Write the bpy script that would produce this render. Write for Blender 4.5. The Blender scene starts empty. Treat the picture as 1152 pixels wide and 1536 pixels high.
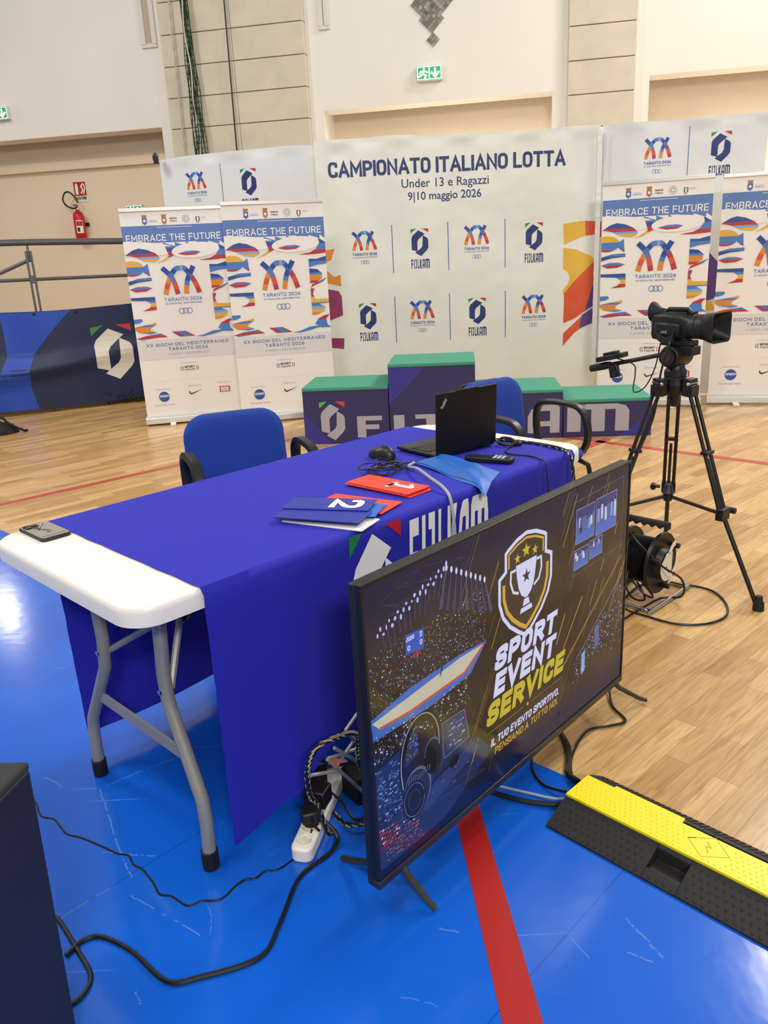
import bpy, bmesh, math, random
from mathutils import Vector, Matrix, noise
R = math.radians
S = bpy.context.scene
C = S.collection
random.seed(7)

# ------------------------------------------------------------------ camera, world, lamps, exposure
def look(pitch, roll):
    f = Vector((0, math.cos(pitch), -math.sin(pitch))); r = Vector((1, 0, 0)); u = r.cross(f)
    r2 = math.cos(roll)*r + math.sin(roll)*u; u2 = -math.sin(roll)*r + math.cos(roll)*u
    return Matrix((r2, u2, -f)).transposed().to_4x4()
cd = bpy.data.cameras.new('camera'); cam = bpy.data.objects.new('camera', cd); C.objects.link(cam)
cam.matrix_world = Matrix.Translation((0, 0, 1.405)) @ look(.30882, -.05173)
cd.sensor_fit = 'VERTICAL'; cd.sensor_height = 36; cd.lens = 1189.3/1536*36
cd.clip_start = .05; cd.clip_end = 100
S.camera = cam
S.view_settings.view_transform = 'Standard'; S.view_settings.look = 'None'
S.view_settings.exposure = -0.42; S.view_settings.gamma = 1; S.view_settings.use_curve_mapping = False
wd = bpy.data.worlds.new('hall_ambience'); S.world = wd; wd.use_nodes = True
bg = wd.node_tree.nodes['Background']; bg.inputs[0].default_value = (1, .95, .87, 1); bg.inputs[1].default_value = .5
def area(name, loc, target, size, watts, col=(1, .95, .87)):
    l = bpy.data.lights.new(name, 'AREA'); l.shape = 'RECTANGLE'; l.size = size[0]; l.size_y = size[1]; l.energy = watts; l.color = col
    o = bpy.data.objects.new(name, l); C.objects.link(o); o.location = loc
    o.rotation_euler = (Vector(target) - Vector(loc)).to_track_quat('-Z', 'Y').to_euler()
    return o
area('hall_lamp_back', (5.8, 8.2, 7.5), (.5, 2, 0), (1.4, 1.4), 560)
area('wall_fill', (1.5, -5.5, 5.0), (.5, 11.5, 3.2), (1.6, .8), 520)  # unseen fill behind the camera, added to brighten far wall and niches
area('hall_lamp_side', (-6.0, 5.5, 7.0), (0, 6, 0), (1.4, 1.4), 360)
area('hall_lamp_near', (-2.5, -.5, 7.5), (-1.0, 4, 0), (2.5, 1.5), 300)
area('hall_lamp_far', (6.5, 5.0, 7.5), (2.5, 6.5, .5), (2.5, 1.5), 300)
area('niche_fill', tuple(Vector((0, 11.5, 0))+Vector((1.0*.9816+.12*.1908, -1.0*.1908+.12*.9816, 1.7))), (1.3, 11.9, 3.2), (2.4, .12), 28, (1, .93, .82))  # added fill hidden behind the banners, lifts the middle niche
area('niche_fill', tuple(Vector((0, 11.5, 0))+Vector((4.8*.9816+.12*.1908, -4.8*.1908+.12*.9816, 1.7))), (5.1, 11.15, 3.3), (2.4, .12), 28, (1, .93, .82))  # same kind of added, hidden fill for the east niche
area('wall_lamp', (-6.35, 12.2, 3.9), (-1.7, 3.5, 0), (.28, .4), 14)

# ------------------------------------------------------------------ materials
MATS = {}
def mat(name, rgb=None, rough=.5, metal=0, spec=.5, emit=None, es=1, alpha=1, coat=0, var=0, vscale=8, bump=0, bscale=200):
    if name in MATS: return MATS[name]
    m = bpy.data.materials.new(name); m.use_nodes = True; nt = m.node_tree; b = nt.nodes['Principled BSDF']
    b.inputs['Base Color'].default_value = (*rgb, 1); b.inputs['Roughness'].default_value = rough
    b.inputs['Metallic'].default_value = metal; b.inputs['Specular IOR Level'].default_value = spec
    b.inputs['Coat Weight'].default_value = coat
    if emit: b.inputs['Emission Color'].default_value = (*emit, 1); b.inputs['Emission Strength'].default_value = es
    if alpha < 1: b.inputs['Alpha'].default_value = alpha
    if var or bump:
        tc = nt.nodes.new('ShaderNodeTexCoord'); n = nt.nodes.new('ShaderNodeTexNoise'); n.inputs['Scale'].default_value = vscale; n.inputs['Detail'].default_value = 5
        nt.links.new(tc.outputs['Object'], n.inputs['Vector'])
        if var:
            mx = nt.nodes.new('ShaderNodeMix'); mx.data_type = 'RGBA'
            mx.inputs[6].default_value = tuple(c*(1-var) for c in rgb) + (1,); mx.inputs[7].default_value = tuple(min(1, c*(1+var)) for c in rgb) + (1,)
            nt.links.new(n.outputs['Fac'], mx.inputs[0]); nt.links.new(mx.outputs[2], b.inputs['Base Color'])
        if bump:
            n2 = nt.nodes.new('ShaderNodeTexNoise'); n2.inputs['Scale'].default_value = bscale; nt.links.new(tc.outputs['Object'], n2.inputs['Vector'])
            bp = nt.nodes.new('ShaderNodeBump'); bp.inputs['Strength'].default_value = bump; bp.inputs['Distance'].default_value = .002
            nt.links.new(n2.outputs['Fac'], bp.inputs['Height']); nt.links.new(bp.outputs['Normal'], b.inputs['Normal'])
    MATS[name] = m; return m
def s2l(h):
    h = h.lstrip('#'); return tuple((lambda c: c/12.92 if c <= .04045 else ((c+.055)/1.055)**2.4)(int(h[i:i+2], 16)/255) for i in (0, 2, 4))
def H(name, hexa, **k): return mat(name, s2l(hexa), **k)

M_wall = H('wall_plaster', '#ebe7df', rough=.9, var=.04, vscale=1.5)
M_cream = H('niche_plaster', '#ecdcc4', rough=.9, var=.03, vscale=1.5)
M_stone = H('pilaster_stone', '#d2c9b6', rough=.8, var=.16, vscale=4, bump=.4, bscale=30)
M_joint = H('stone_joint', '#978e7d', rough=.9)
M_trimw = H('white_trim', '#dcd8cf', rough=.7)
M_slot = H('slot_tan', '#bcb09c', rough=.9)  # tan inner face of the wall slots
M_black = H('black_plastic', '#121214', rough=.42)
M_black_soft = H('black_rubber', '#0d0d0e', rough=.7)
M_black_gloss = H('black_gloss', '#0a0a0c', rough=.2)
M_dark = H('dark_graphite', '#1d1e21', rough=.45)
M_grey_metal = H('grey_leg_paint', '#98978f', rough=.4, metal=.15)
M_chrome = H('chrome', '#c9cdd1', rough=.15, metal=1)
M_rail = H('rail_paint', '#55565a', rough=.4, metal=.3)
M_white_pl = H('white_plastic', '#efece4', rough=.4, var=.02, vscale=20, bump=.15, bscale=300)
M_white = H('white_print', '#f2f0ee', rough=.55)
M_offwhite = H('banner_white', '#f1edea', rough=.5)
M_fabric = H('event_banner_fabric', '#e2e4dd', rough=.38, spec=.4)
M_fab2 = H('banner_wing_fabric', '#dde0e0', rough=.38, spec=.4)
M_alu = H('banner_aluminium', '#d4d3d0', rough=.35, metal=.5)
M_navy = H('navy_print', '#1d3170', rough=.5)
M_navytx = H('navy_lettering', '#24386e', rough=.5)
M_chair = H('chair_blue_cloth', '#0d3b9c', rough=.85, bump=.5, bscale=900, var=.06, vscale=30)
M_cloth = H('tablecloth_blue', '#1c1fae', rough=.8, bump=.35, bscale=700, var=.05, vscale=12)
M_red = H('bright_red', '#e0322b', rough=.5)
M_redcard = H('red_card', '#e8402f', rough=.45)
M_green = H('emblem_green', '#1f8a4c', rough=.5)
M_redtri = H('emblem_red', '#c81f2c', rough=.5)
M_grassgreen = H('podium_green', '#429279', rough=.8, var=.05, vscale=15)
M_podium = H('podium_purple', '#2f2a5f', rough=.6, var=.04)
M_podium_blue = H('podium_blue', '#322f8e', rough=.6)
M_silver_tx = H('podium_lettering', '#a9a8b4', rough=.6)
M_tape = H('red_tape', '#a81510', rough=.4)
M_line = H('court_red', '#b8473a', rough=.35)
M_yellow = H('ramp_yellow', '#f4df0c', rough=.4)
M_ramp = H('ramp_rubber', '#1d1d1e', rough=.6, var=.1, vscale=20)
M_speaker = H('box_navy', '#131a30', rough=.6)
M_boxtop = H('box_top_felt', '#2c2d30', rough=.85)
M_cable = H('cable_black', '#101011', rough=.45)

# wood floor: strips laid along the court
def wood():
    m = bpy.data.materials.new('wood_parquet'); m.use_nodes = True; nt = m.node_tree; L = nt.links.new; b = nt.nodes['Principled BSDF']
    tc = nt.nodes.new('ShaderNodeTexCoord'); mp = nt.nodes.new('ShaderNodeMapping'); mp.inputs['Rotation'].default_value = (0, 0, R(-42))
    L(tc.outputs['Object'], mp.inputs['Vector'])
    br = nt.nodes.new('ShaderNodeTexBrick'); br.inputs['Scale'].default_value = 1; br.inputs['Brick Width'].default_value = .52; br.inputs['Row Height'].default_value = .072
    br.inputs['Mortar Size'].default_value = .0008; br.inputs['Mortar Smooth'].default_value = .3; br.offset = .37
    br.inputs['Color1'].default_value = (*s2l('#d8b37c'), 1); br.inputs['Color2'].default_value = (*s2l('#b38b56'), 1); br.inputs['Mortar'].default_value = (*s2l('#8a6536'), 1)
    L(mp.outputs['Vector'], br.inputs['Vector'])
    m2 = nt.nodes.new('ShaderNodeMapping'); m2.inputs['Scale'].default_value = (2.2, 26, 1); L(mp.outputs['Vector'], m2.inputs['Vector'])
    n = nt.nodes.new('ShaderNodeTexNoise'); n.inputs['Scale'].default_value = 2.2; n.inputs['Detail'].default_value = 7; n.inputs['Distortion'].default_value = 1.3
    L(m2.outputs['Vector'], n.inputs['Vector'])
    rp = nt.nodes.new('ShaderNodeValToRGB'); rp.color_ramp.elements[0].position = .3; rp.color_ramp.elements[0].color = (.62, .55, .45, 1); rp.color_ramp.elements[1].position = .62; rp.color_ramp.elements[1].color = (1.08, 1.06, 1.02, 1)
    L(n.outputs['Fac'], rp.inputs['Fac'])
    mx = nt.nodes.new('ShaderNodeMix'); mx.data_type = 'RGBA'; mx.blend_type = 'MULTIPLY'; mx.inputs[0].default_value = .75
    L(br.outputs['Color'], mx.inputs[6]); L(rp.outputs['Color'], mx.inputs[7]); L(mx.outputs[2], b.inputs['Base Color'])
    b.inputs['Roughness'].default_value = .28; b.inputs['Specular IOR Level'].default_value = .45
    return m
# blue sports mat: seams, wipe marks and scratches
def bluemat():
    m = bpy.data.materials.new('blue_mat_vinyl'); m.use_nodes = True; nt = m.node_tree; L = nt.links.new; b = nt.nodes['Principled BSDF']
    tc = nt.nodes.new('ShaderNodeTexCoord'); mp = nt.nodes.new('ShaderNodeMapping'); mp.inputs['Rotation'].default_value = (0, 0, R(-45)); mp.inputs['Location'].default_value = (0, -.705, 0)
    L(tc.outputs['Object'], mp.inputs['Vector'])
    br = nt.nodes.new('ShaderNodeTexBrick'); br.inputs['Scale'].default_value = 1; br.inputs['Brick Width'].default_value = 30; br.inputs['Row Height'].default_value = .887; br.inputs['Mortar Size'].default_value = .0016
    br.inputs['Color1'].default_value = br.inputs['Color2'].default_value = (*s2l('#1260d4'), 1); br.inputs['Mortar'].default_value = (*s2l('#0d4bb0'), 1)
    L(mp.outputs['Vector'], br.inputs['Vector'])
    n = nt.nodes.new('ShaderNodeTexNoise'); n.inputs['Scale'].default_value = 2.5; n.inputs['Detail'].default_value = 6; L(tc.outputs['Object'], n.inputs['Vector'])
    rp = nt.nodes.new('ShaderNodeValToRGB'); rp.color_ramp.elements[0].position = .3; rp.color_ramp.elements[0].color = (.86, .9, .94, 1); rp.color_ramp.elements[1].position = .7; rp.color_ramp.elements[1].color = (1.08, 1.06, 1.03, 1); L(n.outputs['Fac'], rp.inputs['Fac'])
    mx = nt.nodes.new('ShaderNodeMix'); mx.data_type = 'RGBA'; mx.blend_type = 'MULTIPLY'; mx.inputs[0].default_value = 1; L(br.outputs['Color'], mx.inputs[6]); L(rp.outputs['Color'], mx.inputs[7])
    # thin pale scratches
    last = mx.outputs[2]
    for i, (ang, sx, sy) in enumerate(((-62, 1.2, 60), (35, 1.6, 80))):
        ms = nt.nodes.new('ShaderNodeMapping'); ms.inputs['Rotation'].default_value = (0, 0, R(ang)); ms.inputs['Scale'].default_value = (sx, sy, 1); ms.inputs['Location'].default_value = (i*3.1, i*1.7, 0)
        L(tc.outputs['Object'], ms.inputs['Vector'])
        ns = nt.nodes.new('ShaderNodeTexNoise'); ns.inputs['Scale'].default_value = 1.5; ns.inputs['Detail'].default_value = 1.5; L(ms.outputs['Vector'], ns.inputs['Vector'])
        rs = nt.nodes.new('ShaderNodeValToRGB'); rs.color_ramp.elements[0].position = .755; rs.color_ramp.elements[0].color = (0, 0, 0, 1); rs.color_ramp.elements[1].position = .8; rs.color_ramp.elements[1].color = (.3, .3, .3, 1)
        L(ns.outputs['Fac'], rs.inputs['Fac'])
        mw = nt.nodes.new('ShaderNodeMix'); mw.data_type = 'RGBA'; mw.inputs[7].default_value = (.45, .6, .9, 1); L(rs.outputs['Color'], mw.inputs[0]); L(last, mw.inputs[6]); last = mw.outputs[2]
    L(last, b.inputs['Base Color'])
    b.inputs['Roughness'].default_value = .15; b.inputs['Specular IOR Level'].default_value = .6
    bp = nt.nodes.new('ShaderNodeBump'); bp.inputs['Strength'].default_value = .05; bp.inputs['Distance'].default_value = .01
    nb = nt.nodes.new('ShaderNodeTexNoise'); nb.inputs['Scale'].default_value = 14; L(tc.outputs['Object'], nb.inputs['Vector']); L(nb.outputs['Fac'], bp.inputs['Height']); L(bp.outputs['Normal'], b.inputs['Normal'])
    return m
M_wood = wood(); M_mat = bluemat()

# ------------------------------------------------------------------ mesh building
class MB:
    def __init__(s): s.v = []; s.f = []; s.m = []; s.ms = []
    def mi(s, m):
        if m not in s.ms: s.ms.append(m)
        return s.ms.index(m)
    def add(s, vs, fs, m):
        o = len(s.v); s.v += [tuple(v) for v in vs]; k = s.mi(m)
        for f in fs: s.f.append(tuple(i+o for i in f)); s.m.append(k)
        return s
    def box(s, x0, x1, y0, y1, z0, z1, m, T=None):
        vs = [Vector((x, y, z)) for z in (z0, z1) for y in (y0, y1) for x in (x0, x1)]
        if T is not None: vs = [T @ v for v in vs]
        return s.add(vs, [(0, 2, 3, 1), (4, 5, 7, 6), (0, 1, 5, 4), (2, 6, 7, 3), (0, 4, 6, 2), (1, 3, 7, 5)], m)
    def tube(s, pts, r, m, n=8, closed=False, caps=True, sy=1):
        P = [Vector(p) for p in pts]; N = len(P); rs = r if isinstance(r, (list, tuple)) else [r]*N
        up = None; rings = []
        for i in range(N):
            a = P[i-1] if (i or closed) else P[i]; b = P[(i+1) % N] if (i < N-1 or closed) else P[i]
            t = (b-a); t = t.normalized() if t.length > 1e-9 else Vector((0, 0, 1))
            if up is None:
                up = Vector((0, 0, 1)) if abs(t.z) < .9 else Vector((1, 0, 0))
            x = t.cross(up)
            if x.length < 1e-6: x = t.cross(Vector((.3, 1, .2)))
            x.normalize(); y = x.cross(t).normalized(); up = y
            rings.append([P[i] + rs[i]*(math.cos(2*math.pi*k/n)*x + sy*math.sin(2*math.pi*k/n)*y) for k in range(n)])
        vs = [v for ring in rings for v in ring]; fs = []
        for i in range(N if closed else N-1):
            j = (i+1) % N
            for k in range(n): fs.append((i*n+k, j*n+k, j*n+(k+1) % n, i*n+(k+1) % n))
        if caps and not closed: fs += [tuple(range(n)), tuple(reversed(range((N-1)*n, N*n)))]
        return s.add(vs, fs, m)
    def lathe(s, prof, m, o=(0, 0, 0), axis=(0, 0, 1), n=24, ms=None):
        ax = Vector(axis).normalized(); x = ax.orthogonal().normalized(); y = ax.cross(x); o = Vector(o)
        vs = []; fs = []
        for (r, h) in prof:
            for k in range(n): t = 2*math.pi*k/n; vs.append(o + ax*h + r*(math.cos(t)*x + math.sin(t)*y))
        for i in range(len(prof)-1):
            for k in range(n): fs.append((i*n+k, i*n+(k+1) % n, (i+1)*n+(k+1) % n, (i+1)*n+k))
        if prof[0][0] > 1e-6: fs.append(tuple(reversed(range(n))))
        if prof[-1][0] > 1e-6: fs.append(tuple(range((len(prof)-1)*n, len(prof)*n)))
        return s.add(vs, fs, m)
    def prism(s, poly, d0, d1, m, fn):
        """poly in 2D, extruded d0..d1; fn(x, y, d) -> 3D"""
        n = len(poly); vs = [fn(x, y, d0) for x, y in poly] + [fn(x, y, d1) for x, y in poly]
        fs = [tuple(range(n)), tuple(reversed(range(n, 2*n)))] + [(i, n+i, n+(i+1) % n, (i+1) % n) for i in range(n)]
        return s.add(vs, fs, m)
    def loft(s, rings, m, cap=True):
        n = len(rings[0]); vs = [v for r in rings for v in r]; fs = []
        for i in range(len(rings)-1):
            for k in range(n): fs.append((i*n+k, i*n+(k+1) % n, (i+1)*n+(k+1) % n, (i+1)*n+k))
        if cap: fs += [tuple(reversed(range(n))), tuple(range((len(rings)-1)*n, len(rings)*n))]
        return s.add(vs, fs, m)
    def build(s, name, parent=None, bevel=0, seg=2, angle=38, loc=None, rot=None, fix=True):
        me = bpy.data.meshes.new(name); me.from_pydata([tuple(v) for v in s.v], [], s.f)
        for m in s.ms: me.materials.append(m)
        for p, k in zip(me.polygons, s.m): p.material_index = k; p.use_smooth = True
        if fix:
            bm = bmesh.new(); bm.from_mesh(me); bmesh.ops.recalc_face_normals(bm, faces=bm.faces); bm.to_mesh(me); bm.free()
        me.set_sharp_from_angle(angle=R(angle))
        o = bpy.data.objects.new(name, me); C.objects.link(o)
        if parent: o.parent = parent
        if loc: o.location = loc
        if rot: o.rotation_euler = rot
        if bevel:
            b = o.modifiers.new('bevel', 'BEVEL'); b.width = bevel; b.segments = seg; b.limit_method = 'ANGLE'; b.angle_limit = R(40)
        return o
def tag(o, label, cat, group=None, kind=None):
    o['label'] = label; o['category'] = cat
    if group: o['group'] = group
    if kind: o['kind'] = kind
    return o
def thing(name, label, cat, loc=(0, 0, 0), rz=0, group=None):
    o = bpy.data.objects.new(name, None); C.objects.link(o); o.empty_display_size = .1; o.location = loc; o.rotation_euler = (0, 0, R(rz))
    return tag(o, label, cat, group)
def struct(o): o['kind'] = 'structure'; return o
def copy_tree(o, parent=None):
    c = o.copy(); C.objects.link(c)
    if parent: c.parent = parent
    for ch in list(o.children): copy_tree(ch, c)
    return c
def rrect(x0, x1, y0, y1, r, n=5):
    out = []
    for cx, cy, a in ((x1-r, y1-r, 0), (x0+r, y1-r, 90), (x0+r, y0+r, 180), (x1-r, y0+r, 270)):
        for k in range(n+1): t = R(a+90*k/n); out.append((cx+r*math.cos(t), cy+r*math.sin(t)))
    return out
def smooth(pts, n=8, closed=False):
    P = [Vector(p) for p in pts]; out = []; N = len(P)
    for i in range(N if closed else N-1):
        if closed: a, b, c, d = P[i-1], P[i], P[(i+1) % N], P[(i+2) % N]
        else: a, b, c, d = P[max(i-1, 0)], P[i], P[i+1], P[min(i+2, N-1)]
        for k in range(n):
            t = k/n; out.append(.5*((2*b) + (c-a)*t + (2*a-5*b+4*c-d)*t*t + (3*b-a-3*c+d)*t**3))
    if not closed: out.append(P[-1])
    return out
def cable(name, pts, r, label, cat='cable', group=None, m=None, n=8, closed=False, stripes=None):
    P = smooth(pts, n, closed); b = MB(); b.tube(P, r, m or M_cable, 6, closed)
    if stripes:
        for i in range(0, len(P)-1):
            if i % 4 == 0:
                d = (P[i+1]-P[i]).normalized(); o = d.orthogonal().normalized()
                for a in (0, 3.1):
                    q = Matrix.Rotation(a+i*.7, 3, d) @ o
                    b.tube([P[i]+q*r*.72, P[i]+d*r*2.2+(Matrix.Rotation(.9, 3, d) @ q)*r*.72], r*.42, stripes, 5)
    o = b.build(name)
    return tag(o, label, cat, group)

# ------------------------------------------------------------------ lettering: own stroke letters (w, strokes); third value = corner rounding
Q = .3
GL = {
 'A': (.66, [[(0, 0), (.5, 1), (1, 0)], [(.17, .3), (.83, .3)]]),
 'B': (.56, [[(0, 0), (0, 1), (.93, 1, Q), (.93, .53, Q), (0, .53)], [(.4, .53), (1, .53, Q), (1, 0, Q), (0, 0)]]),
 'C': (.55, [[(1, .80), (1, 1, Q), (0, 1, Q), (0, 0, Q), (1, 0, Q), (1, .20)]]),
 'D': (.57, [[(0, 0), (0, 1), (1, 1, Q), (1, 0, Q), (0, 0), (0, .1)]]),
 'E': (.5, [[(1, 1), (0, 1), (0, 0), (1, 0)], [(0, .51), (.88, .51)]]),
 'F': (.5, [[(1, 1), (0, 1), (0, 0)], [(0, .49), (.88, .49)]]),
 'G': (.57, [[(1, .80), (1, 1, Q), (0, 1, Q), (0, 0, Q), (1, 0, Q), (1, .48), (.55, .48)]]),
 'H': (.57, [[(0, 0), (0, 1)], [(1, 0), (1, 1)], [(0, .51), (1, .51)]]),
 'I': (0, [[(0, 0), (0, 1)]]),
 'J': (.5, [[(1, 1), (1, 0, Q), (0, 0, Q), (0, .28)]]),
 'K': (.58, [[(0, 0), (0, 1)], [(1, 1), (.05, .4)], [(.33, .57), (1, 0)]]),
 'L': (.48, [[(0, 1), (0, 0), (1, 0)]]),
 'M': (.74, [[(0, 0), (0, 1), (.5, .3), (1, 1), (1, 0)]]),
 'N': (.6, [[(0, 0), (0, 1), (1, 0), (1, 1)]]),
 'O': (.57, [[(0, .5), (0, 1, Q), (1, 1, Q), (1, 0, Q), (0, 0, Q), (0, .5)]]),
 'P': (.55, [[(0, 0), (0, 1), (1, 1, Q), (1, .45, Q), (0, .45)]]),
 'R': (.57, [[(0, 0), (0, 1), (1, 1, Q), (1, .47, Q), (0, .47)], [(.5, .47), (1, 0)]]),
 'S': (.55, [[(1, .82), (1, 1, Q), (0, 1, Q), (0, .53, Q*.8), (1, .48, Q*.8), (1, 0, Q), (0, 0, Q), (0, .18)]]),
 'T': (.58, [[(0, 1), (1, 1)], [(.5, 1), (.5, 0)]]),
 'U': (.57, [[(0, 1), (0, 0, Q), (1, 0, Q), (1, 1)]]),
 'V': (.64, [[(0, 1), (.5, 0), (1, 1)]]),
 'X': (.6, [[(0, 0), (1, 1)], [(0, 1), (1, 0)]]),
 'Y': (.6, [[(0, 1), (.5, .45), (1, 1)], [(.5, .45), (.5, 0)]]),
 'Z': (.55, [[(0, 1), (1, 1), (0, 0), (1, 0)]]),
 '0': (.52, [[(0, .5), (0, 1, Q), (1, 1, Q), (1, 0, Q), (0, 0, Q), (0, .5)]]),
 '1': (.26, [[(0, .78), (1, 1), (1, 0)]]),
 '2': (.52, [[(0, .72), (0, 1, Q), (1, 1, Q), (1, .55, .15), (0, 0), (1, 0)]]),
 '3': (.52, [[(0, .8), (0, 1, Q), (1, 1, Q), (1, .53, Q*.7), (.45, .53)], [(.45, .53), (1, .53, Q*.7), (1, 0, Q), (0, 0, Q), (0, .2)]]),
 '4': (.55, [[(.7, 0), (.7, 1), (0, .28), (1, .28)]]),
 '6': (.52, [[(.8, 1), (.25, .78, .15), (0, .45, .1), (0, 0, Q), (1, 0, Q), (1, .53, Q), (0, .53, Q), (0, .3)]]),
 '9': (.52, [[(.2, 0), (.75, .22, .15), (1, .55, .1), (1, 1, Q), (0, 1, Q), (0, .47, Q), (1, .47, Q), (1, .7)]]),
 ':': (0, [[(0, .2), (0, .26)], [(0, .66), (0, .72)]]), '.': (0, [[(0, 0), (0, .02)]]), ',': (0, [[(0, .0), (0, -.12)]]),
 '-': (.35, [[(0, .45), (1, .45)]]), '|': (0, [[(0, -.1), (0, 1.08)]]), '/': (.4, [[(0, 0), (1, 1)]]),
}
def fillet(pts, n=4):
    out = []
    for i, p in enumerate(pts):
        r = p[2]
        if r <= 0 or i in (0, len(pts)-1): out.append(Vector(p[:2])); continue
        P = Vector(p[:2]); a = Vector(pts[i-1][:2]); b = Vector(pts[i+1][:2])
        ra = min(r, (a-P).length*.5); rb = min(r, (b-P).length*.5)
        A = P+(a-P).normalized()*ra; B = P+(b-P).normalized()*rb
        for k in range(n+1):
            t = k/n; q = .2
            c = (1-t)**2*A + 2*t*(1-t)*P + t*t*B; out.append(c)
    return out
def stroke_quads(pts, w, cap=True):
    P = [Vector(p) for p in pts]; Q2 = [P[0]]
    for p in P[1:]:
        if (p-Q2[-1]).length > 1e-6: Q2.append(p)
    P = Q2; h = w/2; n = len(P)
    if n < 2: return []
    if cap: P[0] = P[0]+(P[0]-P[1]).normalized()*h; P[-1] = P[-1]+(P[-1]-P[-2]).normalized()*h
    Ls = []; Rs = []
    for i in range(n):
        d0 = (P[i]-P[i-1]).normalized() if i else None; d1 = (P[i+1]-P[i]).normalized() if i < n-1 else None
        if d0 is None: d0 = d1
        if d1 is None: d1 = d0
        n0 = Vector((-d0.y, d0.x)); n1 = Vector((-d1.y, d1.x)); m = n0+n1
        if m.length < .2: m = n0
        m.normalize(); k = min(1/max(m.dot(n0), .3), 2.2)
        Ls.append(P[i]+m*h*k); Rs.append(P[i]-m*h*k)
    return [[tuple(Ls[i]), tuple(Rs[i]), tuple(Rs[i+1]), tuple(Ls[i+1])] for i in range(n-1)]
def clip_half(poly, ax, val, keep_above):
    out = []; n = len(poly)
    for i in range(n):
        p, q = poly[i], poly[(i+1) % n]; pi = (p[ax] >= val) == keep_above; qi = (q[ax] >= val) == keep_above
        if pi: out.append(p)
        if pi != qi and abs(q[ax]-p[ax]) > 1e-12:
            t = (val-p[ax])/(q[ax]-p[ax]); out.append((p[0]+t*(q[0]-p[0]), p[1]+t*(q[1]-p[1])))
    return out
def ell(cx, cy, rx, ry, n=28, rot=0, a0=0, a1=360):
    c, s = math.cos(R(rot)), math.sin(R(rot)); out = []
    full = abs(a1-a0) >= 360
    for k in range(n if full else n+1):
        t = R(a0+(a1-a0)*k/n); x, y = rx*math.cos(t), ry*math.sin(t); out.append((cx+c*x-s*y, cy+s*x+c*y))
    return out
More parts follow.
